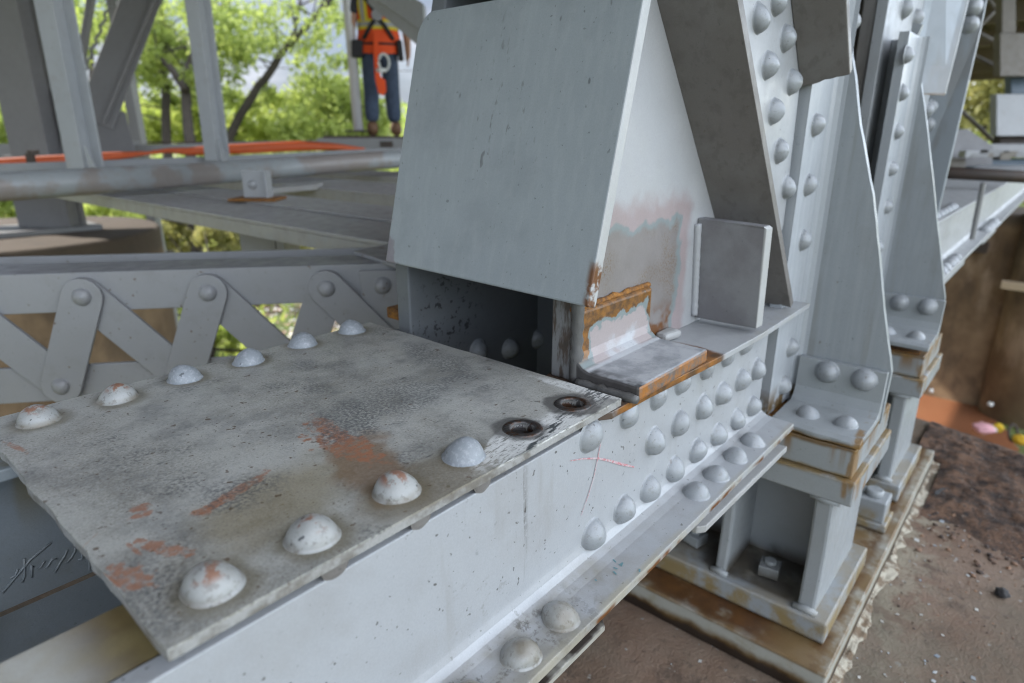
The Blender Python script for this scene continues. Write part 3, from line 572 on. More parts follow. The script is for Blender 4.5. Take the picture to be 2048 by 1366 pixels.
stiffener(0, .80, 'nearer winged stiffener, a wide tapering plate riveted over the bearing beside the box beam')
stiffener(2.3, .83, 'farther winged stiffener, a slim tapering plate over the second bearing')

# ------------------------------------------------------------------ 5. bearings on the pier
def bolt(parent, c, r=.075, name='anchor_bolt', mat=None):
    q = MB(); c = Vector(c); a0 = random.uniform(0, 1.2)
    hexp = [(c+Vector((math.cos(a0+k*math.pi/2)*r*1.15, math.sin(a0+k*math.pi/2)*r*1.15, .015))) for k in range(4)]
    q.slab(hexp, (0, 0, r*1.0)); q.lathe(c+Vector((0, 0, .015+r*1.0)), (0, 0, 1), [(r*.5, 0), (r*.5, r*.28), (r*.42, r*.36)], 14)
    if parent is None: return obj(name, q, mat or M_bear, org=c, bevel=.008)
    return obj(name, q, mat or M_bear, parent, bevel=.008)
def bearing(dx, label):
    t = thing('bearing_pedestal', label, 'bridge bearing', (4.5+dx, 1.6, -3.225), 'ribbed steel bearings on the pier'); f, r = 3.95+dx, 5.06+dx
    yA, yB = .645, 2.7
    q = MB(); q.slab([(4.03+dx, yA+.03, -1.82), (5.0+dx, yA+.03, -1.82), (5.0+dx, yB, -1.82), (4.03+dx, yB, -1.82)], (0, 0, -.20)); obj('sole_plate', q, M_bear, t, bevel=.010, label='thick plate streaked with rust')
    q = MB(); q.box((4.06+dx, yA+.06, -1.848+.03), (4.5+dx, yB, -1.815)); obj('shim_plate', MB().box((4.07+dx, yA+.08, -1.819), (4.9+dx, yB-.1, -1.8135)), M_rust, t)
    q = MB(); q.box((f+.04, yA-.005, -2.19), (r-.04, yB+.05, -2.023)); obj('top_plate', q, M_bear, t, bevel=.012)
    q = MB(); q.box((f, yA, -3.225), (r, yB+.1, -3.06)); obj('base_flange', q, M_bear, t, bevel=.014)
    q = MB(); q.box((f+.06, yA+.10, -3.2255), (r-.1, yB, -3.2252)); 
    for y, th in ((.80, .115), (1.405, .085), (1.98, .085), (2.5, .11)):
        q = MB(); n = 8
        fr = [(f+.06+.03*math.sin(math.pi*k/n), -3.061+(.872)*k/n) for k in range(n+1)]; bk = [(r-.06-.03*math.sin(math.pi*k/n), -2.19+(-.871)*k/n) for k in range(n+1)]
        q.slab([(x, y-th/2, z) for x, z in fr+bk], (0, th, 0)); obj('rib', q, M_bear, t, bevel=.02)
        q = MB(); q.tube([(f+.05, y-th/2-.02, -3.05), (f+.055, y, -3.045), (f+.05, y+th/2+.02, -3.05)], [.022, .03, .022], 8); obj('weld_bead', q, M_bear, t, smooth=True); q = MB(); q.tube([(f+.07, y-th/2-.03, -2.20), (f+.075, y, -2.205), (f+.07, y+th/2+.03, -2.20)], [.022, .032, .022], 8)
        obj('weld_bead', q, M_bear, t, smooth=True)
    q = MB(); q.box((4.48+dx, .86, -3.059), (4.56+dx, 2.44, -2.191)); obj('web', q, M_bear, t, bevel=.012)
    b = bolt(t, (4.22+dx, 1.12, -3.061), .085)
    bolt(t, (4.22+dx, 1.7, -3.061), .085)
    return t
bearing(0, 'nearer ribbed pedestal with rust-streaked plates and a nut in its pocket')
bearing(2.3, 'farther ribbed pedestal with a pale rib, beside the rubble')
mas = MB(); mas.box((3.70, .555, -3.445), (7.72, 3.0, -3.228)); o = obj('masonry_plate', mas, M_mas, org=Vector((5.7, 1.8, -3.445)), bevel=.012); tag(o, 'long rusty base plate lying on the concrete under both bearings', 'steel plate')
q = MB(); q.box((5.62, .62, -3.2275), (5.94, .92, -3.15)); q.box((5.65, .65, -3.15), (5.90, .88, -2.96)); q.lathe((5.77, .77, -2.96), (0, 0, 1), [(.075, 0), (.075, .045), (.06, .055)], 18)
o = obj('anchor_nut', q, M_bear, org=Vector((5.77, .77, -3.2275)), bevel=.012); tag(o, 'square anchor nut with a rust patch standing on the base plate between the two bearings', 'nut')

# ------------------------------------------------------------------ 6. the other inclined member and the next length of chord
chan2 = thing('inclined_channel', 'inclined channel with a blue-grey plate cut off at a rusty end', 'steel channel', (7.8, 1.4, -1.0))
oa, ob = aty(1889, 192, 1.14), aty(1937, 0, 1.14); dd = (ob-oa).normalized()
q = MB(); ia = aty(1850, 196, 1.40); ia = Vector((oa.x-.25, 1.44, oa.z+.02)); q.slab([oa, oa+dd*1.8, ia+dd*1.8+Vector((-.3, 0, 0)), ia], (.05, 0, .02))
M_c2 = paint('sky_lit_flange_paint', (.40, .44, .47), .06, .2, (.3, .3, .28), .2, 0, ((lambda m: m.mul(m.band('z', .36, .43, .01, .01), m.ss(m.ax['x'], 8.4, 8.2), m.ss(m.noise(5, 3), .3, .5)), (.20, .11, .03)), (lambda m: m.mul(m.ss(m.noise(4, 3, .5, stretch=(1, 1, .3)), .5, .65), .5), (.33, .31, .28))), .4, .3)
obj('flange', q, M_c2, chan2, bevel=.006)
q = MB(); ra, rb, rc = aty(1880, 404, 1.14), aty(1961, 60, 1.14), aty(1973, 0, 1.14)
q.slab([ra+Vector((0, 0, -.3)), rb, rc, rc+Vector((.1, 0, .6)), rc+Vector((.1, .36, .6)), ra+Vector((.1, .36, 0)), ra+Vector((0, .36, -.3))], (.06, 0, 0)); fb = obj('flange', q, M_c2, chan2, bevel=.008)
for p in ((1945, 12), (1937, 48)):
    c = atx(*p, 8.93); rivet(fb, (c.x+.05, c.y, c.z), (-.95, -.3, 0), M_rv, .085)
q = MB(); q.slab([(6.40, 1.44, -1.0), (6.40, 1.44, 1.9), (9.2, 1.44, 1.9), (8.95, 1.44, .2), (8.2, 1.44, -1.0)], (0, .088, 0)); w2 = obj('web', q, M_web, chan2, bevel=.006)
for p in ((1830, 38), (1808, 18), (1842, 108), (1861, 215), (1854, 221), (1857, 250)): rivet(w2, aty(*p, 1.438), NY, M_rv, .082)
post2 = thing('truss_post', 'dark plated post seen edge-on in the gap between the two winged stiffeners', 'steel post', (8.5, 2.0, -1.03))
for y0, y1 in ((1.53, 1.635), (2.60, 2.705)):
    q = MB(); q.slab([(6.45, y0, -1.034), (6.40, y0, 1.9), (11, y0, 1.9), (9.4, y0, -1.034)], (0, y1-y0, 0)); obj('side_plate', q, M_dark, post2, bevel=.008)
q = MB(); q.box((7.0, 1.64, -1.03), (7.06, 2.6, 1.9)); obj('inner_plate', q, M_dark, post2)
for z in (.98, .55, .12, -.3): rivet(bpy.data.objects['side_plate.003'] if 'side_plate.003' in bpy.data.objects else w2, (6.55, 2.598, z), NY, M_dark, .07)

beam2 = thing('box_beam', 'pale box beam running on beyond the farther bearing, with clusters of bolts', 'steel beam', (17, 2.0, -1.75))
prof2 = [(YW, -1.05), (YW, -1.62), (1.20, -1.665), (1.14, -1.679), (1.0, -1.683), (1.0, -1.73), (1.30, -1.73), (1.30, -1.05)]
q = MB(); extrude_yz(q, prof2, 7.55, 36); obj('web_plate', q, M_farp, beam2, bevel=.01)
q = MB(); q.box((7.55, 1.19, -1.047), (36, 2.85, -1.0)); obj('top_plate', q, M_farp, beam2, bevel=.01)
q = MB(); q.box((7.55, 2.77, -1.73), (36, 2.83, -1.05)); obj('web_plate', q, M_farp, beam2)
for x in (9.4, 14): obj('tie_plate', MB().box((x, 1.0, -1.79), (x+2.2, 2.8, -1.733)), M_farp, beam2)
for k in range(6):
    rivet(beam2.children[1], (10.2+k*.33, 1.33, -1.0), (0, 0, 1), M_rv, .085); rivet(beam2.children[0], (9.7+k*.33, 1.1, -1.681), (0, 0, 1), M_rv, .085)
for k in range(5): rivet(beam2.children[0], (15.2+k*.4, 1.1, -1.681), (0, 0, 1), M_rv, .12)
q = MB(); q.tube([aty(1967, 365, .93), aty(1944, 478, .93)], .035, 8); o = obj('hanger_rod', q, M_far, org=aty(1950, 440, .93)); tag(o, 'thin upright steel rod crossing the pale box beam beyond the bearings', 'rod')
M_blackpipe = NM('rusty_black_pipe', .6); M_blackpipe = M_blackpipe.done(M_blackpipe.mix(M_blackpipe.noise(3, 4), (.018, .017, .016), (.055, .03, .018)))
q = MB(); q.tube([atd(1868, 344, 13), atd(2300, 368, 13.4)], .125, 14); o = obj('drain_pipe', q, M_blackpipe, org=atd(2048, 356, 13.2), smooth=True); tag(o, 'dark rusty pipe crossing above the pale box beam at the right edge', 'pipe')

# ------------------------------------------------------------------ 7. latticed strut going off to the left
sa_, sb_ = atz(172, 590, -1.2), atz(652, 573, -1.2); sdir = (sb_-sa_).normalized(); sn = Vector((sdir.y, -sdir.x, 0))  # towards the lens
if sn.dot(sa_) > 0: sn = -sn
def sp(t, z, o=0): return Vector((sa_.x, sa_.y, 0))+sdir*t+sn*o+Vector((0, 0, z))
strut = thing('lattice_strut', 'grey strut of two angles laced with zigzag flat bars, left behind the box beam', 'steel strut', sp(0, -2.09))
T0, T1 = -8.0, 3.3
def angle_strut(z0, z1, leg):
    q = MB(); q.beam(sp(T0, (z0+z1)/2, -.02), sp(T1, (z0+z1)/2, -.02), sn*.02, Vector((0, 0, (z1-z0)/2)))
    q.beam(sp(T0, leg, -.25), sp(T1, leg, -.25), sn*.209, Vector((0, 0, .02))); return q
M_strut = paint('strut_paint', (.40, .40, .41), .07, .3, (.27, .25, .23), .3, .2, ((lambda m: m.mul(m.ss(m.noise(9, 4, .6, stretch=(1, 1, 3)), .60, .68), m.ss(m.ax['z'], -1.03, -1.0), .9), (.20, .11, .06)), (lambda m: m.mul(m.ss(m.noise(26, 2, .5, off=5), .71, .74), .8), (.16, .09, .04))), .45, .4)
a1 = obj('top_angle', angle_strut(-1.335, -1.02, -1.04), M_strut, strut, bevel=.008)
a2 = obj('bottom_angle', angle_strut(-2.08, -1.78, -2.06), M_strut, strut, bevel=.008)
q = MB(); q.beam(sp(T0, -1.55, -.9), sp(T1, -1.55, -.9), sn*.02, Vector((0, 0, .53))); obj('back_plate', MB().beam(sp(T0, -1.18, -.9), sp(T1, -1.18, -.9), sn*.02, Vector((0, 0, .15))), M_strut, strut)
def lbar(p, q_, w_, off, name='lacing_bar'):
    d = (q_-p).normalized(); s_ = d.cross(sn).normalized()*w_; pts = []
    for k in range(9): a = math.pi*k/8; pts.append(q_+s_*math.cos(a)+d*w_*math.sin(a))
    for k in range(9): a = math.pi*k/8; pts.append(p-s_*math.cos(a)-d*w_*math.sin(a))
    m = MB(); m.slab([v+sn*off for v in pts], sn*.035); return obj(name, m, M_strut, strut, bevel=.006)
pit = .923; bt = -.30
def st_t(px, py, z): P = atz(px, py, z); return (P-Vector((sa_.x, sa_.y, z))).dot(sdir)
zb_ = -1.93
for k in range(-3, 4):
    t = k*pit; tl, tr = t-.29, t+.63
    first, second = ((t, tl), (t, tr))
    front, back = (first, second) if k != 2 else (second, first)
    lbar(sp(back[0], -1.2), sp(back[1], zb_), .148, .002); lbar(sp(front[0], -1.2), sp(front[1], zb_), .148, .040)
    rivet(strut, sp(t, -1.2, .074), sn, M_strut, .068, .75); rivet(strut, sp(tl, zb_, .074), sn, M_strut, .066, .75)
q = MB(); q.slab([sp(2*pit+.27, -1.07), sp(T1, -1.07), sp(T1, -2.08), sp(2*pit+.33, -2.08)], sn*.04); obj('end_plate', q, M_strut, strut, bevel=.006); rivet(strut, sp(2*pit+.46, -1.2, .04), sn, M_strut, .07, .8)
q = MB(); q.slab([atz(706, 502, -.99), atz(770, 522, -.99), atz(840, 546, -.99), Vector((4.3, 3.0, -.99)), Vector((5.4, 3.0, -.99)), Vector((5.4, 4.3, -.99)), Vector((4.2, 5.0, -.99))], (0, 0, -.035)); obj('gusset_plate', q, M_strut, strut, bevel=.01)

# ------------------------------------------------------------------ 8. floor beams, pipe, brackets behind
def vbeam(x0, x1, y0, y1, z, th, label, seam=None):
    t = thing('floor_beam', label, 'floor beam', ((x0+x1)/2, (y0+y1)/2, z-th), 'cross beams of the bridge floor')
    q = MB(); q.box((x0, y0, z-.05), (x1, y1, z)); obj('top_plate', q, M_beam, t, bevel=.012)
    q = MB(); q.box((x0+.01, y0, z-th), (x0+.07, y1, z-.053)); obj('side_plate', q, M_beam, t)
    q = MB(); q.box((x1-.07, y0, z-th), (x1-.01, y1, z-.053)); obj('side_plate', q, M_beam, t)
    if seam: q = MB(); q.box((seam, y0, z+.002), (x1-.02, y1, z+.03)); obj('cover_strip', q, M_beam, t, bevel=.008)
    return t
vbeam(4.0, 6.05, 3.2, 24, -1.0, .21, 'nearer cross beam with a wide flat top and a small upright bracket on it', 5.0)
vbeam(7.1, 8.9, 3.2, 24, -.94, .24, 'farther cross beam just below the pale pipe')
vbeam(9.9, 11.6, 3.2, 24, -.9, .24, 'farthest cross beam, lying behind the other two and mostly under the pipe')
q = MB(); a, b = atd(700, 405, 9.5), atd(420, 392, 13); q.beam(atd(640, 372, 12.5), atd(330, 398, 12.2), Vector((0, 0, .05)), Vector((.2, .2, 0)))
o = obj('brace_bar', q, M_beam, org=atd(500, 384, 12.3)); tag(o, 'flat brace bar lying across the floor beams under the pipe', 'brace')
br = thing('pipe_bracket', 'small upright clip angle with a bolt, on a rusty pad on a cross beam', 'bracket', (5.2, 9.7, -.97))
pb = atz(515, 400, -.97); rgt = CR.copy(); rgt.z = 0; rgt.normalize(); fw = CF.copy(); fw.z = 0; fw.normalize()
q = MB(); q.beam(pb+Vector((0, 0, .02))-rgt*.36, pb+Vector((0, 0, .02))+rgt*.38, fw*.28, Vector((0, 0, .02))); obj('pad', q, M_rust, br, bevel=.01)
q = MB(); q.beam(pb+Vector((0, 0, .04)), pb+Vector((0, 0, .46)), rgt*.20, fw*.025); q.beam(pb+rgt*.20+Vector((0, 0, .04)), pb+rgt*.20+Vector((0, 0, .46)), rgt*.02, fw*.12); cb = obj('clip_angle', q, M_farp, br, bevel=.008)
rivet(cb, pb-fw*.026+Vector((0, 0, .24))-rgt*.04, -fw, M_farp, .07, .6)
q = MB(); hp = atd(530, 455, 9.6); q.beam(hp-rgt*.12+Vector((0, 0, .12)), hp-rgt*.12+Vector((0, 0, -1.0)), rgt*.26, fw*.05); q.beam(hp+rgt*.22+fw*.3+Vector((0, 0, .1)), hp+rgt*.22+fw*.3+Vector((0, 0, -1.0)), rgt*.06, fw*.35)
o = obj('hanger_post', q, M_beam, org=hp+Vector((0, 0, -1.0))); tag(o, 'short stub post hanging below the nearer cross beam behind the strut', 'steel post')
q = MB(); q.tube([atd(-420, 404, 7.6), atd(0, 374, 9.4), atd(345, 352, 11.5), atd(348, 352, 11.52), atd(700, 325, 14.2), atd(1100, 296, 18)], [.212, .212, .212, .205, .205, .205], 28)
o = obj('service_pipe', q, M_pipe, org=atd(300, 355, 11), smooth=True); tag(o, 'long thick pale grey pipe running across behind the posts on the left', 'pipe')
q = MB(); q.beam(atd(-300, 362, 12), atd(420, 332, 15.5), Vector((0, 0, .22)), fw*.3); q.beam(atd(420, 332, 15.5), atd(900, 306, 19.5), Vector((0, 0, .22)), fw*.3)
o = obj('edge_channel', q, M_far, org=atd(300, 338, 14)); tag(o, 'dull grey channel running along behind the pale pipe below the posts', 'steel channel')
def hpost(name, p0, p1, D, wr, wl, mat, label, ext=1.6, group=None):
    a, b = atd(*p0, D), atd(*p1, D); b = a+(b-a)*ext; b.x, b.y = a.x+(b.x-a.x)*.12, a.y+(b.y-a.y)*.12
    t = thing(name, label, 'steel post', a, group); q = MB(); q.beam(a, b, rgt*wr, fw*.03); obj('flange', q, mat, t, bevel=.01)
    q = MB(); q.beam(a+rgt*(wr-.02)+fw*.15, b+rgt*(wr-.02)+fw*.15, rgt*.02, fw*.15); q.beam(a+rgt*(wr+wl/2)+fw*.3, b+rgt*(wr+wl/2)+fw*.3, rgt*(wl/2+.02), fw*.02); obj('web', q, mat, t, bevel=.01)
    q = MB(); foot = a+rgt*(wr+.10)-fw*.05; q.slab([foot, foot+rgt*.16, foot+Vector((0, 0, .5)), foot+Vector((0, 0, .5))-rgt*.02], fw*.03); obj('gusset', q, mat, t); return t
hpost('hanger_post', (155, 345), (95, 0), 12.5, .175, .16, M_farp, 'pale upright angle post nearest the left edge, standing by the pipe', 3.5)
hpost('hanger_post', (424, 322), (402, 0), 15, .15, .13, M_farp, 'slender upright angle post standing by the pipe in front of the leafy trees', 3.6)
M_or = NM('orange_plastic', .5); M_or = M_or.done(M_or.mix(M_or.noise(2.5, 4), (.52, .075, .010), (.34, .07, .02)))
q = MB(); pts = [(-120, 336), (0, 328), (60, 324), (140, 319), (205, 314), (250, 310), (300, 306), (335, 301), (380, 303), (430, 300), (520, 296), (600, 292), (660, 293), (730, 298)]
q.tube([atd(x, y, 17.5+.004*(x)) for x, y in pts], [.15, .16, .16, .15, .14, .10, .05, .07, .12, .15, .16, .16, .12, .04], 10)
o = obj('orange_hose', q, M_or, org=atd(300, 310, 18.5), smooth=True); tag(o, 'bright orange hose lying along the channel behind the pale pipe', 'hose')
q = MB(); c = atd(70, 322, 16.9); q.beam(c-rgt*.1+Vector((0, 0, .2)), c-rgt*.1-Vector((0, 0, .3)), rgt*.09, fw*.06); q.lathe(c+Vector((0, 0, .16)), Vector((0, 0, 1)), [(.14, 0), (.14, .12)], 10); o = obj('hose_clamp', q, M_blackpipe, org=c); tag(o, 'small dark clamp gripping the orange hose near the left edge', 'clamp')

# ------------------------------------------------------------------ 9. far truss, its pier, the platform and the worker
M_rvfar = NM('dark_rivet_paint', .5); M_rvfar = M_rvfar.done((.055, .055, .06))
far = thing('far_truss', 'dark far truss with an upright, a gusset plate and a laced diagonal', 'truss', atd(110, 470, 21.5))
def upright(name, p0, p1, D, hw, hd, mat, par, top=14):
    a, b = atd(*p0, D), atd(*p1, D); b = Vector((a.x, a.y, top)); q = MB(); q.beam(a, b, rgt*hw, fw*hd); return obj(name, q, mat, par, bevel=.02)
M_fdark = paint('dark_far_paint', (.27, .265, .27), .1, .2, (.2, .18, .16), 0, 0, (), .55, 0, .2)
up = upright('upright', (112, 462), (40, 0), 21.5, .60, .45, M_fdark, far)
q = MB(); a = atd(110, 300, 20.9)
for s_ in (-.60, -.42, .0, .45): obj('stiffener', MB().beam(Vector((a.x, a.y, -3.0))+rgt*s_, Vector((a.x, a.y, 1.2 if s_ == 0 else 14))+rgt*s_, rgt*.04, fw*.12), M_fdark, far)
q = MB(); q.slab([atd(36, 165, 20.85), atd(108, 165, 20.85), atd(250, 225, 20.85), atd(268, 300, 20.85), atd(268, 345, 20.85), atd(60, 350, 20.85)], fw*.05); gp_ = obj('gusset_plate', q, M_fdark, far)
for x, y in ((42, 177), (82, 175), (46, 198), (86, 198), (54, 222), (90, 222), (60, 242), (62, 262), (66, 285), (174, 187), (190, 197), (205, 205), (172, 202), (182, 212), (196, 220), (177, 224), (190, 235), (183, 246)): rivet(gp_, atd(x, y, 20.84), -fw, M_rvfar, .10)
def wedge(pa, pb, D, hw, hd, mat, par, name, ext=2.2):
    a, b = atd(*pa, D), atd(*pb, D); b = a+(b-a)*ext; d = (b-a).normalized(); s_ = d.cross(fw).normalized(); q = MB(); q.beam(a, b, s_*hw, fw*hd); return obj(name, q, mat, par, bevel=.02)
wedge((190, 245), (282, 0), 20.75, .60, .03, M_fdark, far, 'diagonal')
wedge((210, 246), (312, 0), 20.72, .05, .14, M_fdark, far, 'diagonal_edge'); wedge((158, 150), (182, 0), 21.2, .10, .12, M_far, far, 'diagonal_edge')
q = MB()
for k in range(7):
    p0, p1 = atd(162+k*9, 150-k*24, 21.3), atd(178+k*9, 150-k*24-18, 21.3); q.beam(p0, p1, fw*.02, Vector((0, 0, .05))); q.beam(p1, atd(171+k*9, 126-k*24, 21.3), fw*.02, Vector((0, 0, .05)))
obj('lacing_bar', q, M_far, far)
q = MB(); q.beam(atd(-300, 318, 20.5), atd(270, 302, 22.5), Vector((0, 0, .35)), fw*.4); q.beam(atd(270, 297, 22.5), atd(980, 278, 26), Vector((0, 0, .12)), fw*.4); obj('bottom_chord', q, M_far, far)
q = MB(); q.beam(atd(290, 285, 24.5), atd(760, 283, 25), Vector((0, 0, .035)), fw*.3); obj('walk_edge', q, M_blackpipe, far)
q = MB(); fb_ = atd(110, 470, 21.5); q.box((fb_.x-2.2, fb_.y-.9, -3.047), (fb_.x+1.2, fb_.y+1.3, -2.88)); obj('bearing_plate', q, M_far, far, bevel=.02)
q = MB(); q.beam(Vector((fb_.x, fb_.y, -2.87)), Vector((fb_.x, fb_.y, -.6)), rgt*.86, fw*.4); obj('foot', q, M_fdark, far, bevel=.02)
q = MB(); q.tube([atd(252, 175, 24), atd(310, 530, 24)], .2, 8); q.beam(atd(243, 60, 24), atd(312, 640, 24), rgt*.17, fw*.2)
o = obj('slim_post', MB().beam(Vector((atd(272, 300, 24).x, atd(272, 300, 24).y, 12)), Vector((atd(272, 300, 24).x, atd(272, 300, 24).y, -14))+rgt*.4, rgt*.17, fw*.2), M_farp, org=atd(300, 520, 24)); tag(o, 'slim pale post standing on the ground just right of the far truss', 'steel post')
q = MB(); q.beam(atd(735, -14, 19), atd(850, 82, 17.5), Vector((0, 0, .28)), fw*.05); a, b = atd(700, -60, 19), atd(850, 40, 17.4); q.beam(a, b, Vector((0, 0, .35)), fw*.3)
o = obj('sway_brace', q, M_farp, org=atd(800, 40, 18.5)); tag(o, 'sloping pale brace crossing in front of the worker at the top', 'brace')
M_pole = NM('galvanised', .4, .1); M_pole = M_pole.done(M_pole.mix(M_pole.noise(2, 4), (.44, .44, .45), (.56, .56, .57)))
pole = thing('scaffold_pole', 'round pale scaffold pole on a dark foot plate left of the worker', 'pole', atd(717, 264, 24.2))
pa_ = atd(717, 262, 24.2); q = MB(); q.tube([pa_, Vector((pa_.x, pa_.y, 9))-rgt*.15], .185, 16); obj('tube', q, M_pole, pole, smooth=True)
q = MB(); q.beam(pa_-Vector((0, 0, .03)), pa_+Vector((0, 0, .03)), rgt*.42, fw*.4); obj('foot_plate', q, M_blackpipe, pole)
plat = thing('work_platform', 'dark plank platform with a slotted grey edge that the worker stands on', 'platform', atd(775, 285, 24.5))
WZ = atd(768, 272, 24.5).z; wp = atd(768, 272, 24.5)
q = MB(); c = Vector((wp.x, wp.y, WZ-.10)); q.beam(c-rgt*1.75, c+rgt*4, fw*2.2, Vector((0, 0, .098))); obj('plank', q, M_blackpipe, plat, bevel=.02)
q = MB(); c = c-fw*2.3-Vector((0, 0, .18)); q.beam(c-rgt*1.9, c+rgt*4, fw*.06, Vector((0, 0, .20))); obj('edge_rail', q, M_far, plat)
q = MB(); c = c-fw*.07; q.beam(c+rgt*.3, c+rgt*.75, fw*.01, Vector((0, 0, .10))); obj('slot', q, M_blackpipe, plat)

# worker, seen from behind (built in metres, then scaled)
wk = thing('person', 'worker seen from behind in orange safety vest, jeans and harness with orange lanyard', 'person', (wp.x, wp.y, WZ))
U = 1/S; wr, wf = (rgt*math.cos(.18)+fw*math.sin(.18)), (fw*math.cos(.18)-rgt*math.sin(.18)); KW = 1.0
def W(x, y, z): return Vector((wp.x, wp.y, WZ)) + (wr*x+wf*y+Vector((0, 0, z)))*U*KW
def skin(name, joints, edges, mat, par, root, sub=2):
    org = Vector(par['_org']); me = bpy.data.meshes.new(name); bm = bmesh.new(); lay = bm.verts.layers.skin.verify(); bv = []
    for i, j in enumerate(joints):
        v = bm.verts.new((W(*j[:3])-org)*S); rr = j[3] if isinstance(j[3], tuple) else (j[3], j[3]); v[lay].radius = rr; v[lay].use_root = (i == root); bv.append(v)
    for a, b in edges: bm.edges.new((bv[a], bv[b]))
    bm.to_mesh(me); bm.free(); o = bpy.data.objects.new(name, me); COL.objects.link(o)
    o.parent = par; o['_org'] = list(org); me.materials.append(mat)
    o.modifiers.new('skin', 'SKIN').use_smooth_shade = True; sb = o.modifiers.new('sub', 'SUBSURF'); sb.levels = sb.render_levels = sub; return o
M_skin = NM('skin', .5); M_skin = M_skin.done(M_skin.mix(M_skin.noise(9, 3), (.30, .15, .09), (.36, .19, .12)))
J = [(0, 0, .96, (.15, .11)), (0, .0, 1.12, (.14, .10)), (0, .0, 1.33, (.17, .11)), (0, .01, 1.47, (.09, .075)), (0, .02, 1.54, .056), (0, .03, 1.62, .075), (0, .035, 1.71, .095), (0, .03, 1.79, .07),
     (-.20, 0, 1.43, .062), (-.285, -.03, 1.16, .052), (-.30, .03, .92, .038), (-.298, .06, .86, .034), (.20, 0, 1.43, .062), (.30, -.03, 1.17, .054), (.315, .05, .93, .039), (.312, .08, .87, .034),
     (-.10, 0, .88, .095), (-.115, .01, .50, .058), (-.12, -.02, .10, .042), (-.125, .09, .045, .036), (.10, 0, .88, .095), (.12, .03, .50, .058), (.135, .0, .10, .042), (.15, .11, .045, .036)]
E_ = [(0, 1), (1, 2), (2, 3), (3, 4), (4, 5), (5, 6), (6, 7), (3, 8), (8, 9), (9, 10), (10, 11), (3, 12), (12, 13), (13, 14), (14, 15), (0, 16), (16, 17), (17, 18), (18, 19), (0, 20), (20, 21), (21, 22), (22, 23)]
for base, sx in ((11, -1), (15, 1)):           # five fingers on each hand
    bx, by, bz = J[base][:3]
    for k in range(4):
        ox = (k-1.5)*.019; i0 = len(J); ln = (.062, .072, .068, .054)[k]
        J += [(bx+.006*sx, by+ox, bz-.045, .010), (bx+.004*sx, by+ox+.006, bz-.045-ln*.55, .009), (bx-.010*sx, by+ox+.012, bz-.045-ln, .0075)]; E_ += [(base, i0), (i0, i0+1), (i0+1, i0+2)]
    i0 = len(J); J += [(bx-.012*sx, by+.040, bz-.02, .011), (bx-.018*sx, by+.062, bz-.055, .009)]; E_ += [(base, i0), (i0, i0+1)]
skin('body', J, E_, M_skin, wk, 0)
M_jean = NM('denim', .85); M_jean = M_jean.done(M_jean.mix(M_jean.noise(6, 4, .6), (.02, .032, .06), (.06, .085, .13)), M_jean.bump(M_jean.noise(3.5, 3, .6, stretch=(1, 1, 1.8)), .9, .03))
TJ = [(0, 0, 1.03, (.175, .13)), (0, -.01, .95, (.185, .14)), (-.10, -.01, .84, .118), (-.112, .0, .52, .094), (-.118, -.02, .30, .088), (-.118, -.03, .13, .092), (.10, -.01, .84, .118), (.115, .02, .52, .095), (.125, 0, .30, .090), (.13, -.01, .13, .094)]
skin('trousers', TJ, [(0, 1), (1, 2), (2, 3), (3, 4), (4, 5), (1, 6), (6, 7), (7, 8), (8, 9)], M_jean, wk, 0)
M_boot = NM('boot_leather', .7); M_boot = M_boot.done(M_boot.mix(M_boot.noise(9, 3), (.10, .05, .025), (.16, .085, .04)))
for sx, fy in ((-.122, 0), (.14, .02)): skin('boot', [(sx, -.03+fy, .17, .072), (sx, -.04+fy, .062, .070), (sx*1.05, .10+fy, .05, .060), (sx*1.1, .19+fy, .042, .046)], [(0, 1), (1, 2), (2, 3)], M_boot, wk, 0)
M_tee = NM('dark_shirt', .9); M_tee = M_tee.done(M_tee.mix(M_tee.noise(9), (.02, .022, .028), (.035, .037, .045)))
for sx in (-1, 1): skin('sleeve', [(sx*.155, 0, 1.455, .088), (sx*.22, 0, 1.40, .084), (sx*.268, -.02, 1.24, .078)], [(0, 1), (1, 2)], M_tee, wk, 0)
# vest: lofted shell with stripes on it
VR = [(.88, .236, .168), (1.00, .225, .160), (1.10, .205, .148), (1.20, .205, .145), (1.30, .218, .148), (1.38, .222, .142), (1.44, .20, .125), (1.485, .145, .095), (1.50, .09, .07)]
def vr(z):
    for (z0, a0, b0_), (z1, a1, b1_) in zip(VR[:-1], VR[1:]):
        if z <= z1: t = (z-z0)/(z1-z0); return a0+(a1-a0)*t, b0_+(b1_-b0_)*t
    return VR[-1][1:]
def vpatch(mb, a0, a1, z0, z1, off, na, nz, slant=0.0):
    o = len(mb.v)
    for j in range(nz+1):
        z = z0+(z1-z0)*j/nz; A_, B_ = vr(z)
        for i in range(na+1):
            a = a0+(a1-a0)*i/na + slant*(z-z0); wob = .008*mnoise.noise(Vector((a*2.5, z*9, 1)))
            mb.v.append(W((A_+off+wob)*math.sin(a), -(B_+off+wob)*math.cos(a), z - (.03*math.cos(a)**2 if z < .95 else 0)))
    mb.f += [(o+j*(na+1)+i, o+j*(na+1)+i+1, o+(j+1)*(na+1)+i+1, o+(j+1)*(na+1)+i) for j in range(nz) for i in range(na)]
def cloth(name, c, c2=None): m = NM(name, .8); return m.done(m.mix(m.noise(12, 3), tuple(q*.8 for q in c), c2 or c))
M_vo, M_vy, M_vg, M_bk = cloth('vest_orange', (.70, .075, .010)), cloth('vest_yellow', (.62, .50, .03)), cloth('reflective_grey', (.30, .31, .31)), cloth('black_webbing', (.018, .018, .02))
q = MB(); vpatch(q, -math.pi, math.pi, .88, 1.50, .012, 40, 14); vest = obj('vest', q, M_vo, wk, smooth=True)
q = MB()
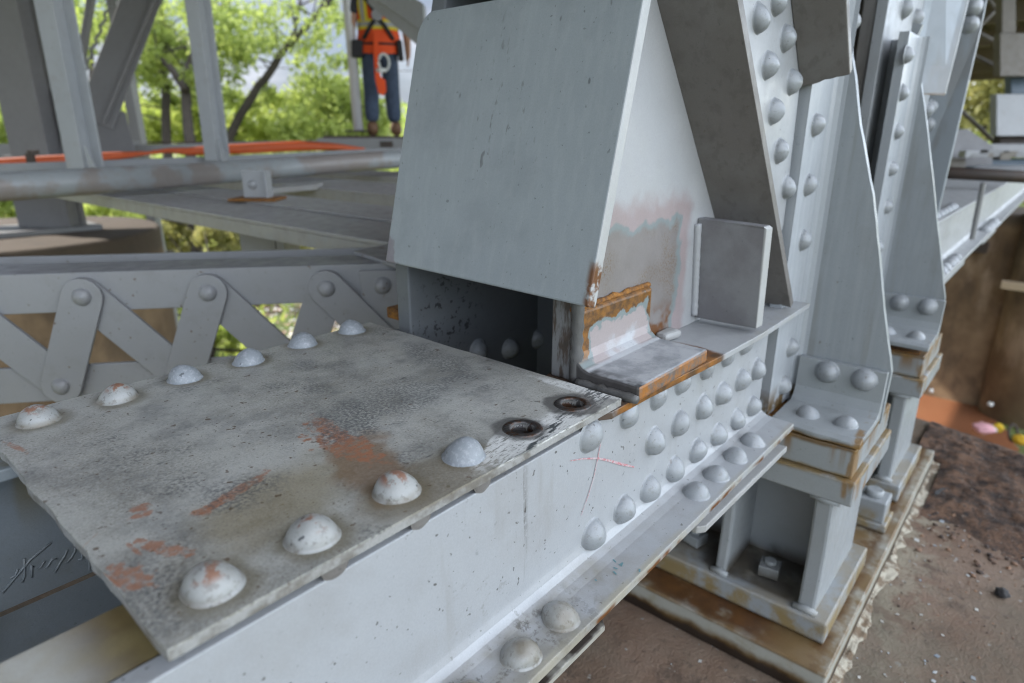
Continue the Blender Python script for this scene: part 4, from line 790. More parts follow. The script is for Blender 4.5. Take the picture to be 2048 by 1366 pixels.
for a0 in (-1.02, .45): vpatch(q, a0, a0+.55, .0+1.17, 1.46, .017, 6, 8)
vpatch(q, -math.pi, math.pi, 1.10, 1.20, .017, 40, 3); obj('stripe', q, M_vy, vest, smooth=True)
q = MB()
for a0 in (-.84, .63): vpatch(q, a0, a0+.20, 1.18, 1.46, .022, 4, 8)
vpatch(q, -math.pi, math.pi, 1.13, 1.17, .022, 40, 2); obj('stripe', q, M_vg, vest, smooth=True)
q = MB()
for s_ in (-1, 1):
    pts = [W(s_*.14, -.115, 1.44), W(s_*.07, -.165, 1.33), W(0, -.185, 1.22), W(-s_*.08, -.175, 1.12), W(-s_*.16, -.14, 1.0)]; q.tube(pts, .022*U, 6)
q.tube([W(.235*math.sin(a), -.175*math.cos(a), .955) for a in [k*6.2832/24 for k in range(25)]], .014*U, 6)
obj('harness', q, M_bk, wk, smooth=True)
q = MB(); q.lathe(W(0, -.19, 1.23), -wf, [(.06*U, 0), (.06*U, .02*U)], 14); obj('ring', q, cloth('steel_ring', (.25, .25, .26)), wk)
q = MB(); q.slab([W(-.055, -.21, 1.06), W(.0, -.21, 1.06), W(-.01, -.21, .80), W(.0, -.21, .62), W(.05, -.21, .58), W(.055, -.21, .47), W(.02, -.21, .42), W(-.035, -.21, .45), W(-.06, -.21, .60), W(-.06, -.21, .82)], -wf*.035*U); obj('lanyard', q, M_vo, wk, bevel=.03)
q = MB(); q.tube([W(.045+.055*math.cos(a), -.245, .76+.085*math.sin(a)) for a in [k*6.2832/16 for k in range(17)]], .013*U, 8); obj('hook', q, cloth('pale_hook_', (.62, .64, .62)), wk, smooth=True); q = MB(); q.tube([W(-.04, -.245, .68), W(.06, -.245, .68)], .022*U, 8); obj('hook', q, cloth('pale_hook', (.62, .64, .62)), wk, smooth=True)
q = MB(); q.beam(W(-.225, -.07, .99), W(-.24, -.06, .82), wr*.06*U, wf*.10*U); obj('tool_pouch', q, M_bk, wk, bevel=.05); q = MB(); q.beam(W(.22, -.08, 1.0), W(.235, -.06, .80), wr*.03*U, wf*.09*U); obj('tool_pouch', q, M_bk, wk, bevel=.05)
q = MB(); q.lathe(W(0, .035, 1.74), Vector((0, 0, 1)), [(.135*U, 0), (.132*U, .012*U), (.118*U, .02*U), (.112*U, .07*U), (.08*U, .115*U), (.03*U, .132*U)], 24); obj('hard_hat', q, cloth('hat_white', (.7, .7, .68)), wk, smooth=True)

# ------------------------------------------------------------------ 10. piers, deck, ground, water
M_conc = NM('stained_concrete', .85)
cc = M_conc.mix(M_conc.ss(M_conc.noise(.9, 6, .65), .35, .65), (.23, .135, .085), (.33, .235, .17))
cc = M_conc.mix(M_conc.mul(M_conc.ss(M_conc.noise(.5, 4, .6, off=9), .45, .65), .6), cc, (.20, .17, .12))
cc = M_conc.mix(M_conc.mul(M_conc.ss(M_conc.noise(2.3, 5, .7), .52, .68), .6), cc, (.075, .05, .035))
cc = M_conc.mix(M_conc.mul(M_conc.ss(M_conc.noise(16, 4, .7), .56, .66), .45), cc, (.10, .07, .05))
cc = M_conc.mix(M_conc.mul(M_conc.ss(M_conc.noise(11, 3, .6, off=5), .66, .70), .8), cc, (.42, .40, .36))
cc = M_conc.mix(M_conc.mul(M_conc.ss(M_conc.noise(6, 5, .65), .44, .58), M_conc.ss(M_conc.ax['y'], .0, .52), M_conc.ss(M_conc.ax['y'], .75, .5), M_conc.ss(M_conc.ax['x'], 3, 3.8), .8), cc, (.42, .37, .27))
cc = M_conc.scale_col(M_conc.mix(M_conc.mul(M_conc.ss(M_conc.noise(.7, 5, .6, off=21), .42, .62), .7), cc, (.17, .145, .10)), .56)
M_conc = M_conc.done(cc, M_conc.bump(M_conc.noise(40, 5, .7), .6, .004, M_conc.bump(M_conc.noise(5, 5, .6), .5, .012)))
def wall_conc(name, c0, c1, c2, k=.35):
    m = NM(name, .9); c = m.mix(m.ss(m.noise(k, 5, .6), .35, .65), c0, c1); c = m.mix(m.mul(m.ss(m.noise(k*3, 4, .6, stretch=(1, 1, .5)), .48, .66), .55), c, c2)
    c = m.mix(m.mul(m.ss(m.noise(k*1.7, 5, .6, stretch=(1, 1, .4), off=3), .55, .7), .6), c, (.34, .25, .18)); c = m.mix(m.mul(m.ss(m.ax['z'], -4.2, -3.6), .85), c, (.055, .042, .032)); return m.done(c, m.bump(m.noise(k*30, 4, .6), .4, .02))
M_pierw = wall_conc('brown_pier_concrete', (.12, .076, .042), (.23, .155, .09), (.06, .042, .028))
def pier(name, c, r, top, bot, label, mat, el=1.0):
    q = MB(); n = 72; pr = [(r, bot), (r, top-.12), (r-.03, top-.04), (r-.10, top)]
    for rr, z in pr: q.v += [Vector((c[0]+rr*math.cos(6.2832*k/n), c[1]+rr*math.sin(6.2832*k/n)*el, z)) for k in range(n)]
    q.f = [(i*n+k, i*n+(k+1) % n, (i+1)*n+(k+1) % n, (i+1)*n+k) for i in range(3) for k in range(n)]+[tuple(range(3*n, 4*n))]
    o = obj(name, q, mat, org=Vector((c[0], c[1], bot))); return tag(o, label, 'bridge pier', 'round piers under the trusses')
pier('concrete_pier', (4.0, 2.2), 5.42, -3.45, -14.2, 'concrete pier top strewn with rubble and paint chips, under the near bearings', M_conc)
pier('concrete_pier', (4.87, 26.6), 4.8, -3.05, -14.2, 'round brown concrete pier under the far truss at the left edge', M_pierw)
M_brn0 = NM('tan_ledge', .8); M_brn0 = M_brn0.done((.34, .26, .17))
fp = thing('far_pier', 'tall brown stained concrete pier across the water at the right', 'bridge pier', (41, 2, -14))
q = MB(); q.slab([(38.5, -6.5, -14.3), (38.5, 14, -14.3), (38.5, 14, -3.4), (38.5, -6.5, -3.4)], (5, 0, 0)); obj('wall', q, M_pierw, fp, bevel=.1)
q = MB(); cy = atx(2085, 700, 37.6); q.tube([(38.6, cy.y, -14.3), (38.6, cy.y, -3.2)], 1.9, 32); obj('column', q, M_pierw, fp, smooth=True)
q = MB(); a = atx(2003, 568, 36.6); q.beam(a, a+Vector((0, -4, -.1)), Vector((.25, 0, 0)), Vector((0, 0, .16))); obj('ledge', q, M_brn0, fp)
q = MB(); a = atx(1945, 493, 38.3); q.beam(a+Vector((0, .62, 0)), a-Vector((0, .62, 0)), Vector((.2, 0, 0)), Vector((0, 0, .25))); obj('timber_block', q, M_blackpipe, fp)
# bridge deck overhead
M_deck = NM('deck_underside', .9); M_deck = M_deck.done(M_deck.mix(M_deck.noise(.4, 5), (.10, .085, .07), (.17, .14, .11)))
DZ = 10.5
dk = thing('bridge_deck', 'dark bridge deck with stringers high overhead', 'bridge deck', (10, 14, DZ))
q = MB(); q.box((-16, -5.0, DZ), (130, 31, DZ+1.2)); obj('slab', q, M_deck, dk)
for k in range(8):
    y = 3.2+k*3.3; q = MB(); q.box((-14, y-.28, DZ-1.3), (130, y+.28, DZ-.002)); obj('stringer', q, M_deck, dk)
for x in (-8, 5.6, 19, 33, 47, 61, 75, 89, 103, 117):
    q = MB(); q.box((x-.35, .8, DZ-2.6), (x+.35, 29, DZ-1.302)); obj('floor_girder', q, M_deck, dk)
# far end of the next span: column, panel and litter of steel at the right edge
rt = thing('far_bearing_frame', 'brown and grey column, box and plates of the next support, dim at the right edge', 'steel frame', atd(2040, 330, 26))
def panel(p0, p1, D, mat, name, th=.4):
    q = MB(); q.slab([atd(p0[0], p0[1], D), atd(p1[0], p0[1], D), atd(p1[0], p1[1], D), atd(p0[0], p1[1], D)], fw*th); return obj(name, q, mat, rt, bevel=.03)
M_brn = paint('dusty_brown_paint', (.26, .23, .19), .1, .3, (.2, .15, .1), 0, 0, (), .6, 0, .2)
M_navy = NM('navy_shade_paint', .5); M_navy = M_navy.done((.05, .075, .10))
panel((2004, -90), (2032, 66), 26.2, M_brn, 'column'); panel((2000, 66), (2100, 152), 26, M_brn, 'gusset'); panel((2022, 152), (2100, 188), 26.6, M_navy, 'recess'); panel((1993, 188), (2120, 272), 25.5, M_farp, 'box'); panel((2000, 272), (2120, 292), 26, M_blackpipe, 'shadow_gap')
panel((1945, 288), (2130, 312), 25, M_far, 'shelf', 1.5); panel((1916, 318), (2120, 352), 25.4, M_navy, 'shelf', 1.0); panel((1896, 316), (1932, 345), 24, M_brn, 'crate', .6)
q = MB()
for a, b in (((1940, 70), (2004, 8)), ((1935, 105), (2004, 140)), ((1945, 60), (1998, 88)), ((1900, 200), (1990, 285)), ((1890, 235), (1960, 300)), ((1960, -20), (2010, 40))):
    obj('brace', MB().tube([atd(*a, 27), atd(*b, 27.5)], .09, 8), M_brn, rt)
q = MB(); q.slab([atd(1894, 262, 24.6), atd(1936, 258, 24.6), atd(1985, 292, 24.6), atd(1985, 330, 24.6), atd(1880, 335, 24.6)], fw*.5); obj('knee_plate', q, M_fdark, rt)
for k in range(7):
    q = MB(); c = atd(1935+k*17, 308+random.uniform(-4, 6), 23.6); q.beam(c-rgt*random.uniform(.15, .35), c+rgt*random.uniform(.15, .35), fw*.2, Vector((0, 0, random.uniform(.06, .2)))); obj('loose_block', q, random.choice([M_farp, M_brn, M_far]), rt, bevel=.02)

# ground and water
M_gr = NM('river_bank', .95)
gc = M_gr.mix(M_gr.ss(M_gr.noise(.12, 5, .6), .42, .60), (.13, .08, .05), (.11, .15, .03))
gc = M_gr.mix(M_gr.ss(M_gr.noise(.5, 5, .65, off=4), .52, .62), gc, (.12, .17, .035))
gc = M_gr.mix(M_gr.mul(M_gr.ss(M_gr.noise(1.6, 4, .65), .58, .66), .7), gc, (.22, .18, .13))
M_gr = M_gr.done(gc, M_gr.bump(M_gr.noise(2.2, 5, .7), .9, .15))
gz = -14.0
def gh(x, y):
    d = math.hypot(x-15, y-15); base = gz+mnoise.noise(Vector((x*.06, y*.06, 3)))*.8*min(1, d/40)
    k = max(0, min(1, (26-math.hypot(x-36, y-1))/8)); base = base*(1-k)+(gz+.82+.10*mnoise.noise(Vector((x*.8, y*.8, 9))))*k
    return base + max(0, d-110)*.03
q = MB(); n = 130; ext = 420
cs = [ext*((2*k/n-1)**3*.85+(2*k/n-1)*.15) for k in range(n+1)]
q.v = [Vector((x+15, y+20, gh(x+15, y+20))) for y in cs for x in cs]; q.f = [(j*(n+1)+i, j*(n+1)+i+1, (j+1)*(n+1)+i+1, (j+1)*(n+1)+i) for j in range(n) for i in range(n)]
struct('ground', q, M_gr, smooth=True)
M_wat = NM('muddy_water', .12); M_wat = M_wat.done(M_wat.mix(M_wat.noise(.3, 4), (.20, .08, .040), (.26, .11, .055)), M_wat.bump(M_wat.noise(1.2, 4, .6), .12, .05))
wc = [atz(x, y, gz+.9) for x, y in ((1780, 798), (1840, 786), (1890, 784), (1930, 795), (1975, 822), (2010, 860), (2040, 905), (2020, 940), (1960, 980), (1880, 1100), (1700, 1100))]
q = MB(); pts = []
for a, b in zip(wc, wc[1:]+wc[:1]): pts += mirror_wave(a, b, 6, .35, a.x, (.6, .8, 0))
q.slab(pts, (0, 0, -.02)); struct('water', q, M_wat)
# ground rises as a bank round the pools
# rubble, chips and rocks on the pier
M_rub = NM('dark_rubble', .9); M_rub = M_rub.done(M_rub.mix(M_rub.ss(M_rub.noise(4, 2), .42, .58), M_rub.mix(M_rub.noise(9, 2, off=3), (.025, .023, .024), (.09, .06, .045)), (.23, .135, .085)), M_rub.bump(M_rub.noise(40, 3), .6, .003))
def stone(mb, c, r, flat=.6, seed=0):
    bm = bmesh.new(); bmesh.ops.create_icosphere(bm, subdivisions=1, radius=1); c = Vector(c); rot = Euler((random.random()*6, random.random()*6, random.random()*6)).to_matrix()
    vs = []
    for v in bm.verts:
        p = v.co*(1+.45*mnoise.noise(v.co*1.3+Vector((seed, seed*.7, 0)))); p = rot@Vector((p.x, p.y*.75, p.z*.8)); vs.append(c+Vector((p.x*r, p.y*r, p.z*r*flat+r*flat*.55)))
    mb.add(vs, [tuple(v.index for v in f.verts) for f in bm.faces]); bm.free()
q = MB(); k = 0
while k < 1300:
    x, y = random.uniform(4.6, 9.3), random.uniform(-2.6, .75)
    dens = min(1, max(0, (x-5.6-.55*(y+.2)**2*(1 if y < -.2 else 0)-.3*mnoise.noise(Vector((x*1.2, y*1.2, 0)))))/1.2) if y < .5 else .15*(x > 7)
    if math.hypot(x-4, y-2.2) > 5.28 or random.random() > max(dens, .012): continue
    if .45 < y and x < 7.75: continue
    r = .008+.028*random.random()**3.0; stone(q, (x, y, -3.452), r, random.uniform(.35, .9), k*.37); k += 1
for k in range(420):
    x, y = random.uniform(3.0, 9), random.uniform(-1.5, .55)
    if math.hypot(x-4, y-2.2) < 5.2: stone(q, (x, y, -3.451), random.uniform(.004, .011), .7, k*.91)
o = obj('rubble', q, M_rub); tag(o, 'dark loose rubble and grit spread over the far part of the pier top', 'rubble', kind='stuff')
M_soil = NM('dark_soil', .95); sc_ = M_soil.mix(M_soil.ss(M_soil.noise(5, 6, .7), .36, .64), (.04, .024, .017), (.19, .105, .062)); sc_ = M_soil.mix(M_soil.mul(M_soil.ss(M_soil.noise(17, 4, .65), .56, .64), .7), sc_, (.02, .019, .02))
sc_ = M_soil.mix(M_soil.mul(M_soil.ss(M_soil.noise(31, 3, .6, off=4), .64, .69), .7), sc_, (.25, .22, .19)); sc_ = M_soil.scale_col(sc_, .9); M_soil = M_soil.done(sc_, M_soil.bump(M_soil.noise(30, 6, .75), 1.0, .012))
q = MB(); nx, ny = 150, 130; idx = {}
for i in range(nx+1):
    for j in range(ny+1):
        x, y = 5.6+3.75*i/nx, -3.2+3.95*j/ny; r_ = math.hypot(x-4, y-2.2)
        if r_ > 5.33 or (y > .50 and x < 7.8): continue
        e = (x-6.25-.35*mnoise.noise(Vector((x*1.1, y*1.1, 0)))-.25*mnoise.noise(Vector((x*3.2, y*3.2, 5))) - .25*max(0, y+.1))
        h = min(1, max(0, e)/.8)*(min(1, max(0, .55-y)/.22) if x < 7.9 else 1)*(.055+.05*mnoise.noise(Vector((x*3, y*3, 2)))+.04*abs(mnoise.noise(Vector((x*9, y*9, 3))))+.025*abs(mnoise.noise(Vector((x*21, y*21, 7))))) * min(1, (5.40-r_)/.25)
        idx[i, j] = len(q.v); q.v.append(Vector((x, y, -3.456+h)))
for (i, j) in list(idx):
    if all(k_ in idx for k_ in ((i+1, j), (i+1, j+1), (i, j+1))): q.f.append((idx[i, j], idx[i+1, j], idx[i+1, j+1], idx[i, j+1]))
o = obj('soil', q, M_soil, smooth=True); tag(o, 'dark clumpy soil heaped over the far part of the pier top', 'soil', kind='stuff')
M_chip = NM('paint_chips', .6); M_chip = M_chip.done(M_chip.mix(M_chip.ss(M_chip.noise(3, 1), .45, .55), (.38, .37, .34), (.22, .25, .28)))
q = MB()
for k in range(150):
    x, y = random.uniform(2.6, 7.5), random.uniform(-1.2, 1.9) if k % 3 == 0 else random.gauss(.25, .35)
    if y > .5 and x > 3.6: continue
    r = .006+.02*random.random()**2.5; a = random.random()*6; c = Vector((x, y, -3.447)); u_ = Vector((math.cos(a), math.sin(a), 0)); v_ = Vector((-math.sin(a), math.cos(a), .15)); e = random.uniform(.4, 1.3)
    q.slab([c-u_*r, c-v_*r*e, c+u_*r*1.1, c+v_*r*e*.8], (0, 0, .004))
o = obj('paint_chips', q, M_chip); tag(o, 'pale flakes of paint scattered on the pier top', 'paint flakes', kind='stuff')
M_grout = NM('cream_grout', .9); M_grout = M_grout.done(M_grout.mix(M_grout.ss(M_grout.noise(9, 4, .65), .42, .6), (.34, .31, .245), (.13, .09, .055)), M_grout.bump(M_grout.noise(45, 4), .8, .004))
q = MB(); n = 120; rows = 7
for i in range(n+1):
    x = 3.62+4.25*i/n; wdt = .015+.12*max(0, .30+mnoise.noise(Vector((x*2.1, 0, 0)))+.6*mnoise.noise(Vector((x*6.3, 3, 0))))
    for j in range(rows):
        t = j/(rows-1); y = .57-t*(wdt+.03); z = -3.447+(.045*(1-t)**1.5*(.6+.6*mnoise.noise(Vector((x*5, t*3, 1))))) + .012*mnoise.noise(Vector((x*17, t*7, 1))) - (.02 if t > .95 else 0)
        q.v.append(Vector((x, y, z)))
q.f = [(i*rows+j, i*rows+j+1, (i+1)*rows+j+1, (i+1)*rows+j) for i in range(n) for j in range(rows-1)]
o = obj('grout', q, M_grout, smooth=True); tag(o, 'ragged cream grout squeezed out along the edge of the base plate', 'grout', kind='stuff')
M_tar = NM('black_lump', .7); M_tar = M_tar.done((.022, .02, .02), M_tar.bump(M_tar.noise(30, 4), .8, .01))
def rock(name, p, r, flat, label, mat, cat='stone'):
    c = atz(*p, -3.45); q = MB(); bm = bmesh.new(); bmesh.ops.create_icosphere(bm, subdivisions=3, radius=1)
    vs = [c+Vector((v.co.x*r, v.co.y*r*.8, v.co.z*r*flat+r*flat*.7))*(1) + v.co*r*.35*mnoise.noise(v.co*2+c) for v in bm.verts]; q.add(vs, [tuple(v.index for v in f.verts) for f in bm.faces]); bm.free()
    return tag(obj(name, q, mat, org=c, smooth=True), label, cat)
rock('black_stone', (2003, 1192), .055, .7, 'round black lump lying alone on the bare concrete near the right edge', M_tar)
M_slate = NM('slate', .6); M_slate = M_slate.done(M_slate.mix(M_slate.noise(9, 3), (.07, .075, .085), (.16, .165, .18)))
for nm, p, l, wd, a, mt, lab in (('dark_slab', (1885, 988), .15, .035, .5, M_tar, 'long black flake lying beside the base plate'), ('slate_flake', (1905, 1022), .07, .04, .2, M_slate, 'grey flat flake just below the long black flake'), ('slate_flake', (1975, 1003), .06, .045, .9, M_slate, 'grey flat flake right of the long black flake, in the rubble'), ('slate_flake', (1930, 1010), .045, .03, 1.4, M_slate, 'small grey flake between the two larger grey flakes')):
    c = atz(*p, -3.45)+Vector((0, 0, .012)); u_ = Vector((math.cos(a+YAW-1.57), math.sin(a+YAW-1.57), 0)); v_ = Vector((-u_.y, u_.x, .2)); q = MB()
    q.slab([c-u_*l, c-u_*l*.3-v_*wd, c+u_*l*.8-v_*wd*.8, c+u_*l, c+u_*l*.2+v_*wd, c-u_*l*.7+v_*wd*.9], (0, 0, .025)); tag(obj(nm, q, mt, org=c, bevel=.004), lab, 'stone')
q = MB(); q.tube([atz(1968, 1061, -3.43), atz(2005, 1052, -3.425), atz(2055, 1047, -3.43)], .012, 6); o = obj('white_stick', q, cloth('stick', (.5, .49, .46)), org=atz(2000, 1055, -3.44)); tag(o, 'thin whitish stick on the pier top at the right edge', 'stick')
# litter by the water
def lump(name, p, D, s_, mat, label, cat):
    c = atd(*p, D); q = MB(); bm = bmesh.new(); bmesh.ops.create_icosphere(bm, subdivisions=3, radius=1)
    q.add([c+Vector((v.co.x*s_[0], v.co.y*s_[0], v.co.z*s_[1]))*(1+.4*mnoise.noise(v.co*2.2+c)) for v in bm.verts], [tuple(v.index for v in f.verts) for f in bm.faces]); bm.free()
    return tag(obj(name, q, mat, org=c, smooth=True), label, cat)
lump('pink_bag', (1968, 856), 28.5, (.42, .2), cloth('pink_plastic', (.62, .33, .36)), 'crumpled pink plastic bag at the edge of the muddy water', 'litter')
lump('white_bag', (1985, 858), 28.4, (.22, .17), cloth('white_plastic', (.62, .60, .60)), 'white plastic scrap beside the pink bag by the water', 'litter')
lump('yellow_bottle', (1996, 856), 28.3, (.2, .22), cloth('yellow_plastic', (.60, .40, .02)), 'yellow plastic container next to the pink bag by the water', 'litter')
lump('yellow_jug', (2040, 880), 27.5, (.26, .22), cloth('yellow_plastic_dark', (.50, .30, .01)), 'yellow jug half out of frame beside a dark loop at the right edge', 'litter')
q = MB(); q.tube([atd(2026+9*math.cos(a), 866+17*math.sin(a), 27.8) for a in [k*6.2832/16 for k in range(17)]], .05, 8); o = obj('dark_loop', q, M_blackpipe, org=atd(2026, 882, 27.8)); tag(o, 'dark upright loop of old hose beside the yellow jug', 'hose')
lump('white_bottle', (1862, 781), 31, (.1, .1), cloth('bottle_white', (.7, .7, .68)), 'small white bottle on the bank below the brown pier', 'litter'); lump('white_cup', (1981, 808), 31, (.13, .10), cloth('cup_white', (.7, .69, .66)), 'white cup on the bank to the right of the water', 'litter')
q = MB()
for k in range(1500):
    D = random.uniform(26, 50); c = atz(random.uniform(470, 800), 0, 0) if 0 else atd(random.uniform(480, 820), 300, D); c.z = gh(c.x, c.y); r = random.uniform(.05, .28); a = random.random()*6
    u_ = Vector((math.cos(a), math.sin(a), random.uniform(-.4, .4))); v_ = Vector((-math.sin(a), math.cos(a), random.uniform(.1, .8))); q.slab([c-u_*r, c-v_*r*.6, c+u_*r, c+v_*r*.7], (0, 0, .05))
M_lit = NM('litter', .7); M_lit = M_lit.done(M_lit.mix(M_lit.ss(M_lit.noise(1.1, 1), .45, .55), (.72, .68, .64), M_lit.mix(M_lit.ss(M_lit.noise(1.7, 1, off=5), .5, .56), (.40, .27, .19), (.60, .30, .28))))
o = obj('litter', q, M_lit); tag(o, 'sunlit litter and pale debris strewn over the bank behind the strut', 'litter', kind='stuff')

# ------------------------------------------------------------------ 11. trees and undergrowth
def leafmat(name, c0, c1, tr=.6):
    m = NM(name, .55); col = m.mix(m.ss(m.noise(.55, 3, .7), .35, .65), c0, c1); col = m.mix(m.mul(m.ss(m.noise(2.6, 2, .6), .5, .7), .5), col, tuple(q*1.25 for q in c1))
    N_ = m.N; m.done(col); tl = N_.new('ShaderNodeBsdfTranslucent'); m.put(m.scale_col(col, 1.3), tl.inputs[0]); ms = N_.new('ShaderNodeMixShader'); ms.inputs[0].default_value = tr
    m.l(m.b.outputs[0], ms.inputs[1]); m.l(tl.outputs[0], ms.inputs[2]); m.l(ms.outputs[0], N_['Material Output'].inputs[0]); return m.m
M_l1, M_l2, M_l3 = leafmat('spring_leaves', (.18, .24, .05), (.34, .40, .11)), leafmat('lime_leaves', (.27, .34, .06), (.42, .47, .13)), leafmat('olive_leaves', (.20, .205, .06), (.36, .34, .13))
M_bark = NM('bark', .95); M_bark = M_bark.done(M_bark.mix(M_bark.noise(2.5, 5, .7), (.02, .016, .013), (.06, .05, .04)), M_bark.bump(M_bark.noise(6, 5, .7), .8, .04))
def leaves(mb, c, rad, n, size, rnd, clumps=None):
    cl = clumps or max(5, n//90); cs_ = []
    for _ in range(cl):
        while True:
            p = Vector((rnd.uniform(-1, 1), rnd.uniform(-1, 1), rnd.uniform(-1, 1)))
            if p.length < 1: break
        cs_.append(Vector((p.x*rad[0], p.y*rad[1], p.z*rad[2])))
    cr = (rad[0]*rad[1]*rad[2])**(1/3)*.36
    for _ in range(n):
        k = rnd.choice(cs_); p = c+k+Vector((rnd.gauss(0, 1), rnd.gauss(0, 1), rnd.gauss(0, .8)))*cr*.55
        a = Vector((rnd.gauss(0, 1), rnd.gauss(0, 1), rnd.gauss(0, .7))).normalized(); b = a.orthogonal().normalized(); b = (Matrix.Rotation(rnd.random()*6.28, 3, a) @ b); s_ = size*rnd.uniform(.6, 1.35); w_ = a*.2+a.cross(b)*.6
        mb.add([p-b*s_, p+w_*s_*.6, p+b*s_, p-w_*s_*.6], [(0, 1, 2, 3)])
def tree(label, D, stems, crowns, mat, size=.42, seed=1, name='leafy_tree', group='trees beyond the bridge', cat='tree'):
    rnd = random.Random(seed); base = atd(*stems[0][0][0], D) if stems else atd(crowns[0][0], crowns[0][1], D); base.z = gh(base.x, base.y)
    t = thing(name, label, cat, base, group); q = MB(); br_ = []
    for pts, r0, r1 in stems:
        P = [atd(x, y, D+.3*i*(1 if seed % 2 else -1)) for i, (x, y) in enumerate(pts)]
        if pts is stems[0][0]: P = [Vector((P[0].x, P[0].y, gh(P[0].x, P[0].y)-.3))]+P
        fine = []
        for a, b in zip(P[:-1], P[1:]): fine += [a.lerp(b, k/4)+Vector((rnd.gauss(0, 1), rnd.gauss(0, 1), rnd.gauss(0, 1)))*.06 for k in range(4)]
        fine.append(P[-1]); q.tube(fine, [r0+(r1-r0)*i/(len(fine)-1) for i in range(len(fine))], 9); br_ += fine[len(fine)//2:]
    for p in br_:
        for _ in range(1): d = Vector((rnd.gauss(0, 1), rnd.gauss(0, 1), rnd.uniform(.1, 1.2))); q.tube([p, p+d*1.2, p+d*2.3+Vector((0, 0, .3))], [.09, .06, .02], 5)
    if stems: obj('trunk', q, M_bark, t, smooth=True, fix=False)
    q = MB()
    for x, y, rx, ry, n in crowns:
        k = D/FPX; leaves(q, atd(x, y, D+rnd.uniform(-2, 2)), (rx*k*1.1, rx*k*1.1, ry*k*1.1), int(n*1.15), size*.72, rnd)
    obj('crown', q, mat, t, fix=False); return t
tree('forked tree with dark twisting limbs behind the slender post', 52, [([(392, 640), (386, 400), (376, 260), (371, 172), (384, 120), (402, 62), (452, 8), (490, -40)], .55, .22), ([(371, 178), (340, 135), (296, 98), (250, 70)], .34, .16)],
     [(300, 60, 90, 60, 1500), (345, 120, 60, 50, 700), (430, 40, 90, 50, 1200), (480, 100, 60, 40, 500), (250, 20, 60, 60, 700), (420, 150, 50, 40, 350)], M_l1, .40, 3)
tree('dark upright tree trunk with hanging foliage behind the diagonal', 58, [([(338, 640), (335, 300), (331, 190), (322, 60), (316, -60)], .5, .3)], [(330, 110, 40, 90, 900), (290, 170, 40, 40, 350), (350, 190, 50, 35, 450), (330, 0, 70, 40, 700)], M_l1, .42, 4)
tree('tree leaning far to the right with a bare dark trunk and sparse leaves', 60, [([(430, 360), (470, 250), (520, 172), (560, 112), (612, 56), (652, 10), (700, -50)], .50, .18), ([(560, 112), (590, 60), (600, 0)], .2, .08)],
     [(580, 40, 90, 40, 650), (520, 110, 60, 40, 450), (640, 20, 60, 30, 350), (500, 190, 40, 30, 300), (620, 110, 40, 30, 130), (470, 170, 60, 50, 500)], M_l1, .42, 6)
tree('dense bright green bush left of the scaffold pole', 62, [([(660, 420), (662, 250)], .3, .1)], [(650, 215, 70, 60, 3000), (700, 190, 50, 60, 1700), (620, 260, 60, 40, 1500), (745, 240, 40, 70, 1100), (690, 270, 70, 30, 1200)], M_l1, .46, 8, 'leafy_bush', 'bushes beyond the bridge', 'bush')
tree('yellow-green bush under the leaning tree', 66, [], [(540, 250, 60, 30, 1500), (490, 270, 70, 25, 1300), (580, 210, 35, 30, 500)], M_l2, .48, 9, 'leafy_bush', 'bushes beyond the bridge', 'bush')
tree('lime bush low down between the two upright posts', 64, [], [(320, 255, 70, 32, 2000), (380, 240, 60, 35, 1500), (290, 220, 35, 40, 700), (440, 275, 50, 25, 900)], M_l2, .48, 10, 'leafy_bush', 'bushes beyond the bridge', 'bush')
tree('tree filling the left edge with green behind the far truss', 56, [([(60, 500), (70, 200), (84, 60)], .45, .2)], [(20, 270, 45, 45, 1200), (85, 60, 35, 70, 1100), (95, 150, 25, 40, 400), (-30, 200, 60, 80, 1200), (150, 40, 60, 70, 1100)], M_l1, .44, 11)
tree('tree with light airy leaves above the laced diagonal', 70, [([(190, 500), (185, 200), (180, 20)], .4, .2)], [(175, 60, 50, 70, 700), (235, 90, 40, 40, 400), (140, 110, 25, 30, 200)], M_l2, .45, 12)
tree('bush of bright grass-green leaves beside the far pier', 40, [], [(235, 430, 50, 40, 2000), (285, 470, 30, 40, 1000), (180, 420, 30, 25, 600)], M_l2, .30, 13, 'leafy_bush', 'bushes beyond the bridge', 'bush')
tree('low green bush seen under the pipe at the left edge', 44, [], [(15, 425, 50, 35, 1500), (-40, 440, 50, 50, 900)], M_l1, .32, 14, 'leafy_bush', 'bushes beyond the bridge', 'bush')
tree('scrubby olive bush under the nearer cross beam', 42, [([(392, 640), (394, 500), (398, 420)], .42, .34)], [(440, 470, 40, 30, 900), (350, 470, 35, 40, 800), (470, 500, 40, 25, 700)], M_l3, .30, 15, 'leafy_bush', 'bushes beyond the bridge', 'bush')
tree('olive bush right of the stub post below the cross beam', 44, [], [(590, 490, 50, 22, 1300), (650, 500, 50, 20, 900), (700, 505, 40, 20, 500)], M_l3, .30, 16, 'leafy_bush', 'bushes beyond the bridge', 'bush')
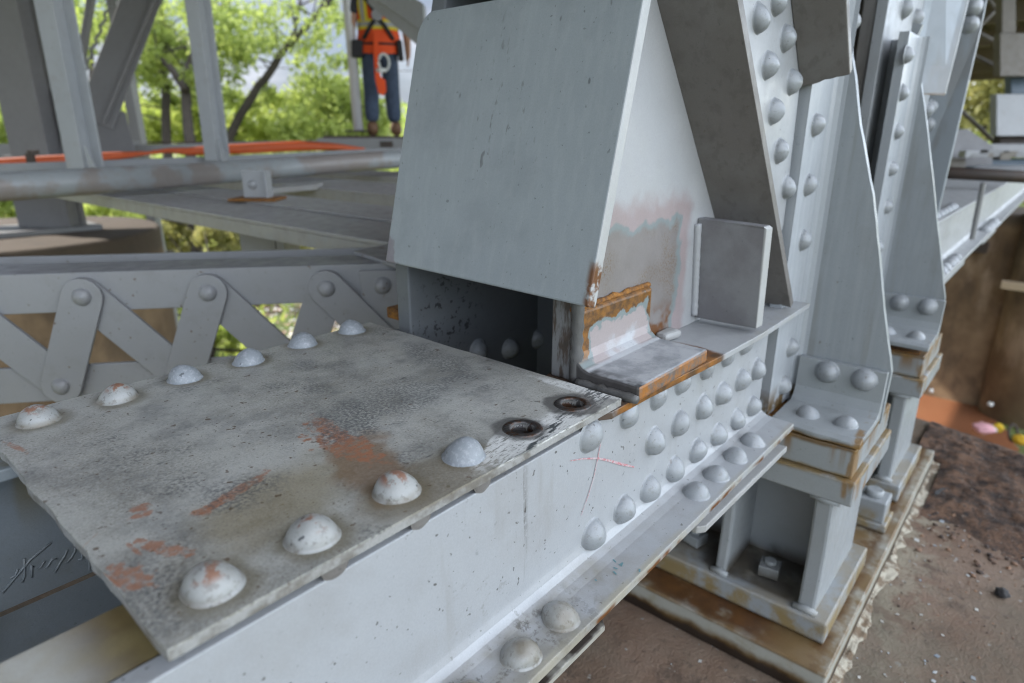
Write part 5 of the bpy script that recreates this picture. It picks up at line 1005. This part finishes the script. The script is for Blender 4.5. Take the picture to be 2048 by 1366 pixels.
tree('small green bush seen through the lattice of the strut', 30, [([(415, 760), (425, 640), (430, 560)], .25, .2)], [(450, 680, 28, 22, 700), (322, 672, 20, 26, 450), (390, 705, 26, 16, 400)], M_l2, .2, 17, 'leafy_bush', 'bushes beyond the bridge', 'bush')
tree('slim dark sapling trunk under the pipe beside the slim post', 46, [([(345, 600), (330, 500), (312, 420)], .2, .16)], [(330, 440, 20, 25, 200)], M_l3, .28, 18)
tree('tall trees showing in the gap at the right beyond the next support', 110, [([(1925, 500), (1930, 100)], .7, .4), ([(1972, 500), (1968, 80)], .6, .3)], [(1930, 200, 60, 90, 1500), (1985, 160, 60, 100, 1700), (1950, 60, 80, 80, 1500), (2060, 150, 80, 120, 1500)], M_l3, .8, 21)
rnd = random.Random(5); q = MB()
for k in range(150):
    az = R(-60+200*k/150); D = rnd.uniform(150, 210); c = Vector((math.cos(az)*D, math.sin(az)*D, 0)); h = rnd.uniform(14, 26)
    c.z = gh(c.x, c.y)+h*.45; leaves(q, c, (9, 9, h*.6), 150, 1.5, rnd, 9)
o = obj('far_wood', q, M_l1, fix=False); tag(o, 'belt of far green woodland along the horizon', 'woodland', kind='stuff')
rnd = random.Random(6); q = MB()
for k in range(9000):
    D = rnd.uniform(30, 90); X_ = rnd.uniform(-100, 900)
    if D < 52 and 510 < X_ < 800 and rnd.random() < .85: continue
    c = atd(X_, 300, D); c.z = gh(c.x, c.y); h = rnd.uniform(.3, .9); a = rnd.random()*6.28; u_ = Vector((math.cos(a), math.sin(a), 0))*.12; b = Vector((rnd.gauss(0, .25), rnd.gauss(0, .25), h))
    q.add([c-u_, c+u_, c+b+u_*.2, c+b-u_*.2], [(0, 1, 2, 3)])
o = obj('grass', q, M_l2, fix=False); tag(o, 'sunlit grass and weeds growing over the bank', 'grass', kind='stuff')
q = MB(); q.tube([atd(250, 128, 70), atd(450, 132, 80), atd(700, 140, 92), atd(1000, 144, 110)], .05, 6); q.tube([atd(-100, 122, 60), atd(250, 128, 70)], .05, 6); o = obj('overhead_wire', q, M_blackpipe, org=atd(600, 138, 85)); tag(o, 'thin overhead wire strung between the trees', 'wire')
